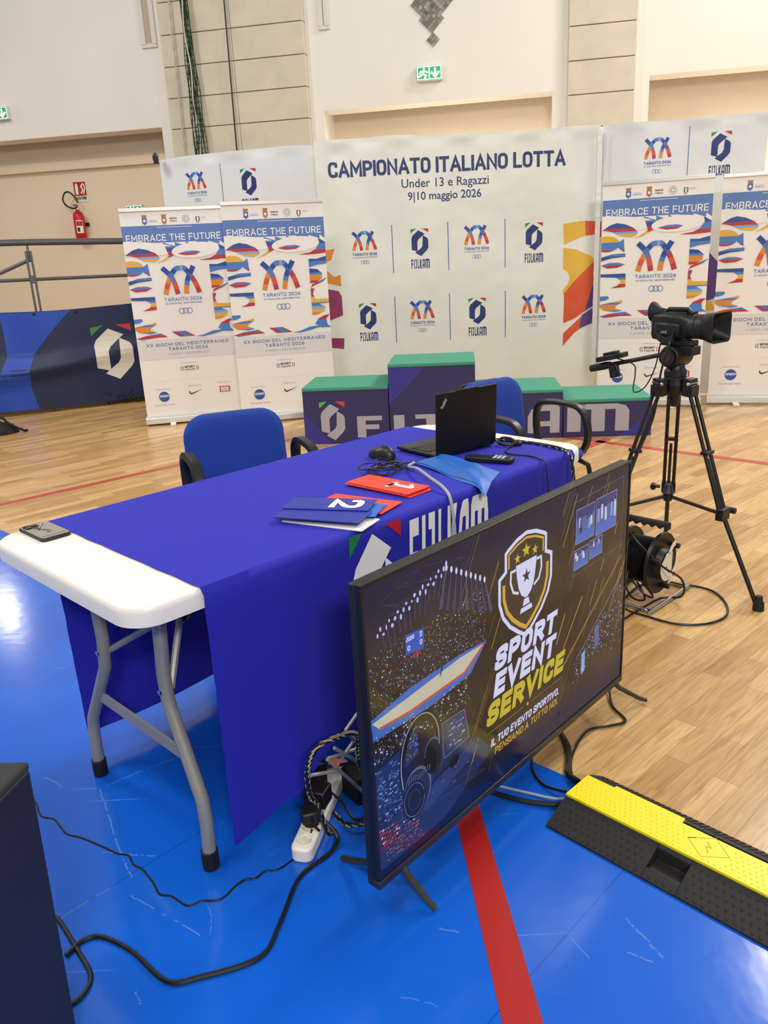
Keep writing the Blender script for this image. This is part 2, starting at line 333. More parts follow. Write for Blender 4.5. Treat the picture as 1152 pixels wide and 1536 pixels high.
class Print:
    """flat printed artwork in (x, y), later laid on a surface"""
    def __init__(s): s.p = []
    def poly(s, pts, m, L=1):
        if len(pts) > 2: s.p.append((pts, m, L))
        return s
    def rect(s, x0, x1, y0, y1, m, L=1): return s.poly([(x0, y0), (x1, y0), (x1, y1), (x0, y1)], m, L)
    def line(s, pts, w, m, L=1, cap=False):
        for q in stroke_quads(pts, w, cap): s.poly(q, m, L)
        return s
    def ring(s, cx, cy, r, w, m, L=1, a0=0, a1=360, n=28, ry=None):
        e = ell(cx, cy, r, ry or r, n, 0, a0, a1)
        if abs(a1-a0) >= 360: e = e+[e[0]]
        return s.line(e, w, m, L)
    def text(s, t, x, y, h, m, L=1, wt=.16, fit=None, sx=1, gap=.14, shear=0, align='c', fn=None):
        W = wt*h; pos = 0; items = []
        for ch in t:
            if ch == ' ': pos += .36*h*sx; continue
            w, st = GL[ch]; cw = w*h*sx; items.append((pos, cw, st)); pos += cw+W+gap*h*sx
        tot = pos-gap*h*sx; k = (fit/tot) if fit else 1
        x0 = {'c': x-tot*k/2, 'l': x, 'r': x-tot*k}[align]
        for px, cw, st in items:
            for pl in st:
                pts = [(px*k + W/2*k + p[0]*(cw*k+W*k-W*k), W/2+p[1]*(h-W), (p[2]*h if len(p) > 2 else 0)) for p in pl]
                for q in stroke_quads(fillet(pts), W, True):
                    q = [(x0+a+shear*b, y+b) for a, b in q]
                    if fn: q = [fn(a, b) for a, b in q]
                    s.poly(q, m, L)
        return tot*k
    def btext(s, t, x, y, h, m, L=1, fit=None, off=0, align='c', fn=None):
        """small mixed-case lettering in Blender's built-in face"""
        cu = bpy.data.curves.new('lettering', 'FONT'); cu.body = t; cu.size = 1; cu.offset = off; cu.resolution_u = 3
        ob = bpy.data.objects.new('lettering', cu); me = bpy.data.meshes.new_from_object(ob)
        xs = [v.co.x for v in me.vertices]; x0, x1 = min(xs), max(xs); k = h/.72; kx = (fit/(x1-x0)) if fit else k
        ox = {'c': x-kx*(x0+x1)/2, 'l': x-kx*x0, 'r': x-kx*x1}[align]
        for p in me.polygons:
            q = [(ox+kx*me.vertices[i].co.x, y+k*me.vertices[i].co.y) for i in p.vertices]
            if fn: q = [fn(a, b) for a, b in q]
            s.poly(q, m, L)
        bpy.data.objects.remove(ob); bpy.data.curves.remove(cu); bpy.data.meshes.remove(me)
    def striped(s, pts, bands, L=1):
        """bands: [(y_top, material)...] from the top down"""
        ys = [p[1] for p in pts]; hi = max(ys)+1
        for i, (yt, m) in enumerate(bands):
            lo = bands[i+1][0] if i+1 < len(bands) else -9
            q = clip_half(pts, 1, lo, True)
            if q: q = clip_half(q, 1, yt if i else hi, False)
            s.poly(q, m, L)
    def build(s, name, parent, fn=None, grid=0, step=.0004):
        fn = fn or (lambda x, y, d: (x, -d, y))
        b = MB()
        for pts, m, L in s.p: b.add([(x, y, L*step) for x, y in pts], [tuple(range(len(pts)))], m)
        me = bpy.data.meshes.new(name); me.from_pydata(b.v, [], b.f)
        for m in b.ms: me.materials.append(m)
        for p, k in zip(me.polygons, b.m): p.material_index = k
        if grid:
            bm = bmesh.new(); bm.from_mesh(me)
            for ax in (0, 1):
                v = [q.co[ax] for q in bm.verts]; lo, hi = min(v), max(v); k = math.floor(lo/grid)+1
                while k*grid < hi:
                    co = [0, 0, 0]; co[ax] = k*grid; no = [0, 0, 0]; no[ax] = 1
                    bmesh.ops.bisect_plane(bm, geom=bm.verts[:]+bm.edges[:]+bm.faces[:], plane_co=co, plane_no=no, dist=1e-6); k += 1
            bm.to_mesh(me); bm.free()
        for v in me.vertices: v.co = fn(v.co.x, v.co.y, v.co.z)
        me.update()
        # every print faces its viewer
        bm = bmesh.new(); bm.from_mesh(me); bm.normal_update()
        c0 = Vector(fn(0, 0, 0)); c1 = Vector(fn(0, 0, .001)); out = (c1-c0).normalized()
        bmesh.ops.reverse_faces(bm, faces=[f for f in bm.faces if f.normal.dot(out) < 0]); bm.to_mesh(me); bm.free()
        o = bpy.data.objects.new(name, me); C.objects.link(o); o.parent = parent
        return o

# artwork shared by banners, podium, cloth
EMB_L = [(.38, .91), (.74, .81), (.38, .62), (.35, .44), (.40, .18), (.11, .22), (0, .62), (.135, .79)]
EMB_L = [(0, .24), (0, .65), (.07, .74), (.42, .92), (.80, .79), (.42, .60), (.35, .52), (.35, .17)]
EMB_R = [(.68, .74), (.94, .64), (1, .57), (1, .30), (.93, .22), (.56, 0), (.20, .13), (.58, .30), (.65, .38)]
EMB_G = [(-.04, .96), (.30, .99), (-.04, .82)]
EMB_D = [(.62, .98), (1.02, .97), (1.02, .84)]
def emblem(P, x, y, h, m, mg=None, mr=None, L=1, fn=None, k=.62):
    for poly, mm in ((EMB_L, m), (EMB_R, m), (EMB_G, mg or M_green), (EMB_D, mr or M_redtri)):
        q = [(x+(a-.5)*h*k, y+b*h) for a, b in poly]
        if fn: q = [fn(*p) for p in q]
        P.poly(q, mm, L)
# blocky sports lettering
def block(s):
    return {'F': [[(0, 0), (.34, 0), (.34, .38), (.88, .38), (.88, .6), (.34, .6), (.34, .79), (1, .79), (1, 1), (0, 1)]],
     'I': [[(0, 0), (1, 0), (1, 1), (0, 1)]],
     'J': [[(.12, 0), (.72, 0), (1, .22), (1, 1), (.16, 1), (.16, .8), (.58, .8), (.58, .26), (.5, .2), (.12, .2)]],
     'L': [[(0, 0), (1, 0), (1, .21), (.38, .21), (.38, 1), (0, 1)]],
     'K': [[(0, 0), (.34, 0), (.34, .36), (.64, 0), (1, 0), (.58, .52), (1, 1), (.64, 1), (.34, .64), (.34, 1), (0, 1)]],
     'A': [[(0, 0), (.3, 0), (.3, .64), (.4, .79), (.5, .79), (.5, 1), (.34, .98), (.12, .85), (0, .6)], [(.5, .79), (.7, .79), (.7, 0), (1, 0), (1, .9), (.92, 1), (.5, 1)], [(.3, .24), (.7, .24), (.7, .42), (.3, .42)]],
     'M': [[(0, 0), (.22, 0), (.22, .8), (.3, 1), (.1, 1), (0, .9)], [(.22, .8), (.39, .8), (.39, 0), (.61, 0), (.61, .8), (.78, .8), (.78, 0), (1, 0), (1, .74), (.94, .92), (.8, 1), (.2, 1)]]}[s]
def blocktext(P, items, y, h, m, L=1, fn=None, lean=0):
    for ch, x0, x1 in items:
        for poly in block(ch):
            q = [(x0+a*(x1-x0)+lean*b*h, y+b*h) for a, b in poly]
            if fn: q = [fn(*p) for p in q]
            P.poly(q, m, L)
FIJ = [('F', 0, .105), ('I', .145, .185), ('J', .21, .30), ('L', .345, .43), ('K', .46, .58), ('A', .605, .735), ('M', .765, 1)]
X_db = H('games_dark_blue', '#23479c', rough=.5); X_b = H('games_blue', '#4a7cc4', rough=.5); X_lb = H('games_light_blue', '#7fa6da', rough=.5)
X_o = H('games_orange', '#dd8a2c', rough=.5); X_ro = H('games_red_orange', '#d4532f', rough=.5); X_r = H('games_red', '#b8313c', rough=.5); X_m = H('games_magenta', '#a43a63', rough=.5)
X_y = H('games_yellow', '#e0b13a', rough=.5); X_pu = H('games_purple', '#5b3d86', rough=.5); X_ma = H('games_plum', '#8c2a5e', rough=.5)
T_bl = H('banner_text_blue', '#4c6fae', rough=.5); T_gr = H('banner_text_grey', '#9a9aa2', rough=.5)
def games(P, x, y, w, L=1):
    """double X of curved ribbons; x centre, y base, w width"""
    h = w*.72; T = .128*w
    def rib(pts, cols):
        q = smooth([(a, b, 0) for a, b in pts], 9); n = len(q); c = len(cols)
        qs = stroke_quads([(x+(p.x-.5)*w, y+p.y*h) for p in q], T, False)
        for i, f in enumerate(qs): P.poly(f, cols[min(int(i*c/len(qs)), c-1)], L)
    rib([(.04, .97), (.2, .74), (.31, .45), (.38, .0)], [X_db, X_db, X_b, X_b, X_ro, X_r])
    rib([(.6, .0), (.63, .3), (.7, .6), (.86, .99)], [X_o, X_o, X_b, X_db, X_db, X_db])
    rib([(.06, .0), (.13, .32), (.25, .68), (.38, .9), (.5, .94), (.62, .92), (.74, .7), (.86, .4), (.95, .02)], [X_o, X_ro, X_o, X_b, X_db, X_b, X_b, X_lb, X_b, X_db, X_b, X_m, X_ro, X_r])
def games_block(P, x, y, w, L=1):
    """whole mark: ribbons, name, line, three rings; y = ribbon base"""
    games(P, x, y, w, L)
    P.text('TARANTO 2026', x, y-.2*w, .105*w, X_db if w < .3 else T_bl, L, wt=.2, fit=w*1.0)
    P.text('XX GIOCHI DEL MEDITERRANEO', x, y-.29*w, .045*w, T_bl, L, wt=.16, fit=w*1.0)
    for k in (-1, 0, 1): P.ring(x+k*.1*w, y-.46*w, .068*w, .014*w, T_bl, L, n=20)

# ------------------------------------------------------------------ floor
b = MB(); b.add([(-14, -3, 0), (14, -3, 0), (14, 18, 0), (-14, 18, 0)], [(0, 1, 2, 3)], M_wood); struct(b.build('floor', fix=False))
MD = Vector((.729, -.684, 0)); ME = Vector((.385, 1.961, 0))         # edge of the blue mat
p0 = ME-MD*9; p1 = ME+MD*7; q = Vector((-.684, -.729, 0))*9
b = MB(); b.prism([(p0.x, p0.y), (p1.x, p1.y), (p1.x+q.x, p1.y+q.y), (p0.x+q.x, p0.y+q.y)], 0, .003, M_mat, lambda x, y, d: (x, y, d)); o = struct(b.build('floor_mat'))
b = MB(); b.prism([(.120, 2.196), (.147, 1.676+.06), (.173, 1.197), (.240, -.2), (.335, -.2), (.253, 1.141), (.212, 1.788), (.188, 2.135)], .003, .0042, M_tape, lambda x, y, d: (x, y, d)); struct(b.build('floor_line_tape'))
for n, (a, c, w) in {'floor_line_red': ((-4.5, 3.2), (-.2, 7.03), .065), 'floor_line_court': ((-.2, 7.75), (5.2, 2.35), .07), 'floor_line_short': ((1.72, 5.93), (.4, 4.5), .07)}.items():
    b = MB()
    for qd in stroke_quads([a, c], w): b.add([(x, y, .0012) for x, y in qd], [(0, 1, 2, 3)], M_line)
    struct(b.build(n))

# wipe marks and scratches on the mat
M_scuff = H('mat_scuff', '#8fb4ea', rough=.4, alpha=.35); b = MB(); rs_ = random.Random(5)
for l in [[(0.482, 1.376), (0.497, 1.346), (0.513, 1.307), (0.527, 1.274)], [(0.354, 1.332), (0.364, 1.304), (0.38, 1.276)], [(-1.038, 2.001), (-1.003, 1.977), (-0.967, 1.949)], [(-0.453, 1.476), (-0.437, 1.436), (-0.432, 1.391)], [(-0.558, 1.255), (-0.548, 1.239), (-0.54, 1.226)], [(-0.852, 1.931), (-0.804, 1.841), (-0.748, 1.731), (-0.699, 1.643), (-0.658, 1.577)], [(-0.837, 1.945), (-0.749, 2.009), (-0.656, 2.067)], [(-0.793, 1.455), (-0.749, 1.501), (-0.702, 1.546)], [(-0.758, 1.67), (-0.687, 1.658), (-0.621, 1.646)], [(-0.018, 1.212), (0.034, 1.197), (0.053, 1.186)], [(-0.647, 1.519), (-0.543, 1.452), (-0.454, 1.39)], [(-1.567, 3.312), (-1.516, 3.32)], [(0.458, 1.29), (0.505, 1.262)], [(-1.523, 2.915), (-1.428, 2.847), (-1.364, 2.785)], [(-1.291, 2.698), (-1.233, 2.676), (-1.207, 2.71)], [(-1.421, 3.484), (-1.374, 3.494)], [(0.075, 1.375), (0.118, 1.363)]]:
    P_ = smooth([(x, y, 0) for x, y in l], 10); wd0 = rs_.uniform(.002, .006)
    for i, qd in enumerate(stroke_quads([(p.x+rs_.uniform(-.002, .002), p.y+rs_.uniform(-.002, .002)) for p in P_], wd0*rs_.uniform(.5, 1), False)):
        if rs_.random() < .8: b.add([(x, y, .0035) for x, y in qd], [(0, 1, 2, 3)], M_scuff)
b.build('scuff_marks', bpy.data.objects['floor_mat'], fix=False)['kind'] = 'stuff'

# ------------------------------------------------------------------ far wall: u along, v into the wall
WA = R(-11); WU = Vector((math.cos(WA), math.sin(WA), 0)); WV = Vector((-math.sin(WA), math.cos(WA), 0)); W0 = Vector((0, 11.5, 0))
def W(u, v, z=0): return W0+WU*u+WV*v+Vector((0, 0, z))
WT = Matrix.Translation(W0) @ Matrix.Rotation(WA, 4, 'Z')
def wbox(b, u0, u1, v0, v1, z0, z1, m): b.box(u0, u1, v0, v1, z0, z1, m, WT)
b = MB()
wbox(b, -14, -2.83, 0, .35, 3.275, 8, M_wall); wbox(b, -2.83, -2.66, 0, .7, 0, 8, M_wall); wbox(b, -.71, -.53, 0, .7, 0, 8, M_wall)
wbox(b, -.53, 2.43, 0, .35, 3.3, 8, M_wall); wbox(b, 2.43, 2.61, 0, .7, 0, 8, M_wall); wbox(b, 3.41, 3.59, 0, .7, 0, 8, M_wall); wbox(b, 3.59, 12, 0, .35, 3.38, 8, M_wall)
struct(b.build('wall_front'))
b = MB(); wbox(b, -14, 12, .59, .8, 0, 8, M_cream); struct(b.build('wall_niche'))
b = MB(); wbox(b, -14, -2.83, .5, .59, 2.9, 3.02, M_cream); struct(b.build('trim_1'))
for k, (u0, u1, off) in enumerate(((-2.66, -.71, 0), (2.61, 3.41, .09))):
    b = MB(); z = -.164
    wbox(b, u0+.01, u1-.01, -.06, .3, 0, 8, M_joint)
    i = 0
    while z < 7.9:
        for (x0, x1) in (((u0, u0+.98), (u0+.985, u1)) if k == 0 else ((u0, u1),)):
            wbox(b, x0, x1, -.09, 0, max(z, 0)+.005, z+.371, M_stone)
        z += .376; i += 1
    struct(b.build('pillar_stone_%s' % ('west', 'east')[k], bevel=.006))
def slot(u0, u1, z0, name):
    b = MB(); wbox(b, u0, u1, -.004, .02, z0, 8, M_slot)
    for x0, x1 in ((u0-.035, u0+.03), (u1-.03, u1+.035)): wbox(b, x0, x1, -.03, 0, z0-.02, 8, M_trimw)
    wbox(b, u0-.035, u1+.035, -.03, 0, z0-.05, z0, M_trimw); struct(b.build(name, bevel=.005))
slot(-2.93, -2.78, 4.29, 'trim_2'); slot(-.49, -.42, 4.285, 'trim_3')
# mosaic of stepped diamonds
M_tile = [H('mosaic_%d' % i, c, rough=.5) for i, c in enumerate(('#8d877c', '#7c766c', '#a19a8d', '#6f6a62'))]
b = MB()
for (cu, cz, h, n) in ((.945, 4.0, .085, 3), (.93, 4.23, .16, 5), (.83, 4.40, .16, 5), (1.05, 4.42, .16, 5), (.94, 4.6, .16, 5), (.72, 4.62, .16, 5), (1.16, 4.64, .16, 5), (.83, 4.8, .16, 5), (1.05, 4.82, .16, 5)):
    for i in range(n):
        for j in range(n):
            s = 2*h/n/math.sqrt(2)*math.sqrt(2)/2; x = (i-j)*s; z = (i+j-n+1)*s
            r = s*.93; mm = random.choice(M_tile)
            b.prism([(cu+x, cz+z-r), (cu+x+r, cz+z), (cu+x, cz+z+r), (cu+x-r, cz+z)], -.012, .002, mm, lambda u, zz, d: W(u, d, zz))
tag(b.build('wall_mosaic'), 'grey tile mosaic of stepped diamonds high on the pale wall', 'mosaic')

# exit signs
M_exit = H('exit_green', '#18a05a', rough=.4, emit=s2l('#1fae66'), es=.55); M_exitw = H('exit_white', '#f4fff8', rough=.4, emit=(1, 1, 1), es=.75)
M_case = H('exit_case', '#cfd4d2', rough=.4)
def exit_sign(u, v, z, w, h, label, arrow=True):
    p = W(u, v, z); t = thing('exit_sign', label, 'exit sign', p, -11, 'green exit signs')
    MB().box(-w/2, w/2, -.07, 0, -h/2, h/2, M_case).build('sign_case', t, bevel=.01)
    P = Print(); P.rect(-w*.46, w*.46, -h*.42, h*.42, M_exitw, 1); P.rect(-w*.44, -w*.02, -h*.38, h*.38, M_exit, 2); P.rect(w*.02, w*.44, -h*.38, h*.38, M_exit, 2)
    a = w*.23   # arrow
    P.rect(a-.012, a+.012, -h*.1, h*.3, M_exitw, 3); P.line([(a-h*.24, -h*.02), (a, -h*.27), (a+h*.24, -h*.02)], .026, M_exitw, 3, True)
    x = -w*.23  # running figure and door edge
    P.poly(ell(x+.01, h*.26, h*.075, h*.075, 12), M_exitw, 3); P.line([(x+.005, h*.16), (x-.005, -h*.04), (x+.035, -h*.16), (x+.02, -h*.34)], .022, M_exitw, 3, True)
    P.line([(x-.005, -h*.04), (x-.03, -h*.16), (x-.065, -h*.22)], .02, M_exitw, 3, True); P.line([(x-.045, -h*.02), (x-.035, h*.1), (x+.01, h*.13), (x+.05, h*.04)], .016, M_exitw, 3, True)
    P.build('pictogram', t, lambda x, y, d: (x, -.0702-d, y), step=.0008)
    return t
exit_sign(.89, 0, 3.622, .33, .175, 'lit green exit sign below the diamond tile mosaic')
exit_sign(-5.235, 0, 3.622, .33, .175, 'lit green exit sign on the plain wall, cut by the photo edge')
exit_sign(-3.66, .59, 2.27, .26, .17, 'small green exit sign just above the rear roll-up banner')

# fire extinguisher, its plate
M_ext = H('extinguisher_red', '#c3151d', rough=.3)
M_plate = H('plate_white', '#e9e2d8', rough=.5); M_platered = H('plate_red', '#b3171d', rough=.5)
p = W(-4.55, .47, 1.9); t = thing('fire_extinguisher', 'red fire extinguisher with black hose on the cream wall', 'fire extinguisher', p, -11)
b = MB(); b.lathe([(.0, 0), (.075, 0), (.082, .02), (.082, .33), (.07, .38), (.03, .42), (.022, .44), (0, .44)], M_ext, n=20); b.build('cylinder_body', t)
P = Print(); P.rect(-.05, .05, .1, .28, M_white, 1); P.rect(-.045, .045, .2, .27, M_ext, 2); P.rect(-.04, .0, .12, .18, M_dark, 2)
P.build('label', t, lambda x, y, d: (.0835*math.sin(x/.083+.5)+0*d, -.0835*math.cos(x/.083+.5)-d*math.cos(.5), y), grid=.01)
b = MB(); b.lathe([(.02, .43), (.02, .47), (.012, .48)], M_chrome, n=12); b.box(-.012, .012, -.1, .03, .48, .492, M_black); b.box(-.012, .012, -.09, .02, .5, .51, M_red); b.build('valve_handle', t)
b = MB(); b.tube(smooth([(0, -.02, .46), (-.05, -.05, .455), (-.13, -.07, .5), (-.17, -.07, .58), (-.13, -.06, .67), (-.06, -.05, .68), (.01, -.04, .61), (.05, -.04, .53)], 6), .013, M_black, 8); b.build('hose', t)
MB().box(-.1, .1, .08, .118, .2, .25, M_dark).build('wall_bracket', t)
p = W(-4.52, .588, 2.615); t = thing('extinguisher_plate', 'red and white sign plate above the fire extinguisher', 'sign', p, -11)
MB().box(-.115, .115, -.006, 0, -.17, .13, M_plate).build('plate', t)
P = Print(); P.rect(-.1, .1, -.08, .115, M_platered, 1); P.rect(-.075, -.03, -.06, .06, M_white, 2); P.poly(ell(-.052, .075, .02, .02, 10), M_white, 2)
P.line([(.01, -.05), (.05, 0), (.02, .05), (.06, .09)], .02, M_white, 2); P.line([(.05, -.06), (.08, .02), (.07, .08)], .016, M_white, 2)
P.text('ESTINTORE', 0, -.135, .04, M_dark, 1, wt=.2, fit=.18)
P.build('pictogram', t, lambda x, y, d: (x, -.0062-d, y), step=.001)

# net, rope and cord in front of the stone pilaster
M_net = H('net_green', '#27432f', rough=.8); M_rope = H('rope_white', '#c9c4b6', rough=.8)
b = MB()
N = 13
def netp(i, z):
    k = i/(N-1); f = max(0, min(1, (5.6-z)/3.6)); wd_ = .035+.19*f**1.1
    u = -2.245+.035*f+(k-.5)*wd_+.008*math.sin(9*z+i*2.1); v = -.2-.03*math.sin(i*1.9+z*2)
    return W(u, v, z)
for i in range(N): b.tube([netp(i, 6.5-.12*j) for j in range(54)], .006, M_net, 4)
for j in range(90):
    z = 6.4-.07*j
    for i in range(N-1):
        if (i+j) % 2 == 0: b.tube([netp(i, z), netp(i+1, z-.05)], .0045, M_net, 4)
        else: b.tube([netp(i, z-.05), netp(i+1, z)], .0045, M_net, 4)
tag(b.build('safety_net'), 'dark green net hanging bunched in front of the stone pilaster', 'net')
b = MB(); b.tube([netp(6, 6.5-.1*j)+WU*.02*math.sin(j*.8)-WV*.04 for j in range(60)], .008, M_rope, 6)
tag(b.build('net_rope'), 'white draw rope hanging among the folds of the green net', 'rope')
b = MB()
for a in (0, math.pi): b.tube([W(-2.44+.008*math.cos(j*.9+a)-.006*j/10, -.14+.008*math.sin(j*.9+a), 6.5-.05*j) for j in range(110)], .008, M_rope, 5)
tag(b.build('twisted_rope'), 'twisted white rope hanging beside the green net', 'rope')
b = MB(); b.tube([W(-1.69-.004*j, -.13, 6.5-.3*j) for j in range(19)], .011, M_dark, 6)
tag(b.build('dark_cord'), 'thin dark cord hanging straight down the stone pilaster', 'cord')

# ------------------------------------------------------------------ railing with sponsor drape
RT = thing('metal_railing', 'grey metal railing above the blue sponsor drape', 'railing', (-2.9, 8.9, 0), 22)
b = MB(); b.tube([(-3.4, 0, 1.775), (-.62, 0, 1.745), (1.2, 0, 1.70)], .034, M_rail, 10); b.build('top_rail', RT)
b = MB(); b.tube([(-3.4, 0, 1.40), (1.2, 0, 1.365)], .018, M_rail, 8); b.build('middle_rail', RT)
for px in (-.67, -2.9, .9):
    b = MB(); b.box(px-.035, px-.012, -.025, .025, 0, 1.66, M_rail); b.box(px+.012, px+.035, -.025, .025, 0, 1.66, M_rail); b.box(px-.012, px+.012, -.012, .012, 1.55, 1.74, M_rail)
    b.box(px-.03, px+.03, -.03, .03, 1.34, 1.42, M_rail); b.build('post', RT, bevel=.004)
b = MB(); b.tube([(-.66, .02, 1.58), (-1.3, .05, 1.33), (-1.9, .05, 1.1)], .02, M_rail, 8); b.build('stair_handrail', RT)
M_dr1 = H('drape_blue', '#1646b4', rough=.45); M_dr2 = H('drape_navy', '#0c1f48', rough=.45); M_emb = H('drape_silver', '#d2cfc6', rough=.5); M_dgr = H('drape_green', '#3a7c3c', rough=.5); M_drd = H('drape_red', '#b83236', rough=.5)
DT = thing('sponsor_drape', 'blue and navy sponsor drape hung along the railing', 'banner', (-2.9, 8.9, 0), 22)
def drape(x, z, d=0):
    k = (1.08-z)/1.0
    fold = .055*math.exp(-((z-.42-.12*(x+1.2))/.09)**2)*math.exp(-((x+1.0)/1.3)**2)
    return (x, -.06+.03*math.sin(2.2*x+.5)*k-fold+.012*math.sin(7*x+3*z)-d, z+.012*math.sin(3.1*x)*(1 if z > .5 else .5))
b = MB(); nx, nz = 70, 24; X0, X1 = -2.6, 1.2
vs = [drape(X0+(X1-X0)*i/nx, .05+1.02*j/nz) for j in range(nz+1) for i in range(nx+1)]
b.add(vs, [(j*(nx+1)+i, j*(nx+1)+i+1, (j+1)*(nx+1)+i+1, (j+1)*(nx+1)+i) for j in range(nz) for i in range(nx)], M_dr2)
o = b.build('drape_cloth', DT, angle=180, fix=False)
P = Print()
blue = [(-1.05, 1.062), (-.35, 1.062), (-.40, 1.03), (-.62, .82), (-.78, .64), (-.86, .46), (-.87, .28), (-.83, .055), (-1.06, .055), (-1.75, .055), (-1.35, .25), (-1.14, .45), (-1.05, .62), (-1.04, .8)]
P.poly(blue, M_dr1, 1)
emblem(P, .02, .28, .6, M_emb, M_dgr, M_drd, 2, k=.66)
blocktext(P, [(c, .46+a*1.5, .46+e*1.5) for c, a, e in FIJ], .52, .28, M_emb, 2)
P.build('printed_lettering', DT, drape, grid=.05, step=.002)
for i in range(9): MB().lathe([(.012, -.003), (.018, 0), (.012, .003)], M_black, o=drape(-2.4+.42*i, 1.045, .004), axis=(0, -1, 0), n=10).build('eyelet', DT)
b = MB(); b.box(-2.8, 1.3, .25, .4, 0, .2, H('stand_wood', '#7d5b34', rough=.5), Matrix.Translation((-2.9, 8.9, 0)) @ Matrix.Rotation(R(22), 4, 'Z')); struct(b.build('baseboard_stand'))
# artificial greenery and bag on the floor under the drape
M_leaf = H('leaf_green', '#1f3d1f', rough=.7, var=.3, vscale=30)
b = MB()
for k in range(420):
    u = random.uniform(-.15, .62); v = random.uniform(-.06, .2); c = Vector((-2.9, 8.9, 0))+Matrix.Rotation(R(22), 3, 'Z') @ Vector((u, v, random.uniform(.01, .12)))
    d = Vector((random.uniform(-1, 1), random.uniform(-1, 1), random.uniform(.1, 1))).normalized()*random.uniform(.04, .1); s = d.cross(Vector((0, 0, 1))).normalized()*.008
    b.add([c-s, c+s, c+d*.6+s*.9, c+d, c+d*.6-s*.9], [(0, 1, 2, 3, 4)], M_leaf)
tag(b.build('artificial_grass', fix=False), 'dark green artificial greenery on the floor under the drape', 'greenery', kind='stuff')
b = MB(); vs = []; fs = []; n1, n2 = 18, 10
for j in range(n2+1):
    th = math.pi/2*j/n2
    for i in range(n1):
        ph = 2*math.pi*i/n1; rr = 1+.18*noise.noise((3*math.cos(ph)+5, 3*math.sin(ph), 2*th)); vs.append((.30*rr*math.cos(ph)*math.cos(th), .16*rr*math.sin(ph)*math.cos(th), .13*rr*math.sin(th)+.001))
for j in range(n2):
    for i in range(n1): fs.append((j*n1+i, j*n1+(i+1) % n1, (j+1)*n1+(i+1) % n1, (j+1)*n1+i))
b.add(vs, fs, M_black_soft); t = thing('black_bag', 'black bag slumped on the wooden floor under the drape', 'bag', (-3.72, 7.42, 0), 25)
b.build('bag_body', t); MB().tube(smooth([(.1, .05, .12), (.16, 0, .15), (.22, -.06, .09), (.33, -.08, .02), (.36, -.02, .01)], 6), .012, M_black_soft, 6).build('strap', t)

# ------------------------------------------------------------------ big event banners (three sheets on one frame line)
def sheet(name, label, x0, x1, loc, rz, art, mfab, seed, ztop):
    t = thing(name, label, 'banner', loc, rz, 'tall sheets of the event banner wall')
    def f(x, z, d=0):
        k = max(0, (2.5-z)/2.5)
        y = .008*math.sin(6.3*x+seed+.5*z)+.006*noise.noise((x*3+seed, z*2.2, seed))*2+.014*k*noise.noise((x*2.1, z*.8, seed+4))+.004*noise.noise((x*9+seed, z*7, 2))
        y += .014*math.exp(-((z-2.44)/.05)**2)*math.sin(11*x+seed)
        zz = z + (.008*math.sin(2.6*x+seed)+.004*math.sin(7.5*x) if z > 2.3 else 0)*min(1, (z-2.3)/.15 if z > 2.3 else 0)
        return (x, y-d, zz)
    b = MB(); nx = int((x1-x0)/.03); nz = 84
    vs = [f(x0+(x1-x0)*i/nx, .015+(ztop-.015)*j/nz) for j in range(nz+1) for i in range(nx+1)]
    b.add(vs, [(j*(nx+1)+i, j*(nx+1)+i+1, (j+1)*(nx+1)+i+1, (j+1)*(nx+1)+i) for j in range(nz) for i in range(nx)], mfab)
    b.build('banner_sheet', t, angle=180, fix=False)
    P = Print(); art(P); P.build('printed_lettering', t, f, grid=.045, step=.0012)
    b = MB(); b.tube([(x0+.03, .06, ztop-.06), (x1-.03, .06, ztop-.06)], .02, M_alu, 8); b.build('top_pole', t)
    for x in (x0+.05, (x0+x1)/2, x1-.05): MB().tube([(x, .085, 0), (x, .085, ztop-.06)], .022, M_alu, 8).build('upright_pole', t)
    return t
def mark(P, x, z, s=.175): games_block(P, x, z-.02, s)
def fij(P, x, z, s=1):
    emblem(P, x, z-.09*s, .255*s, M_navy, None, None, 1)
    blocktext(P, [(c, x+(a-.5)*.175*s, x+(e-.5)*.175*s) for c, a, e in FIJ], z-.20*s, .085*s, M_navy, 1)
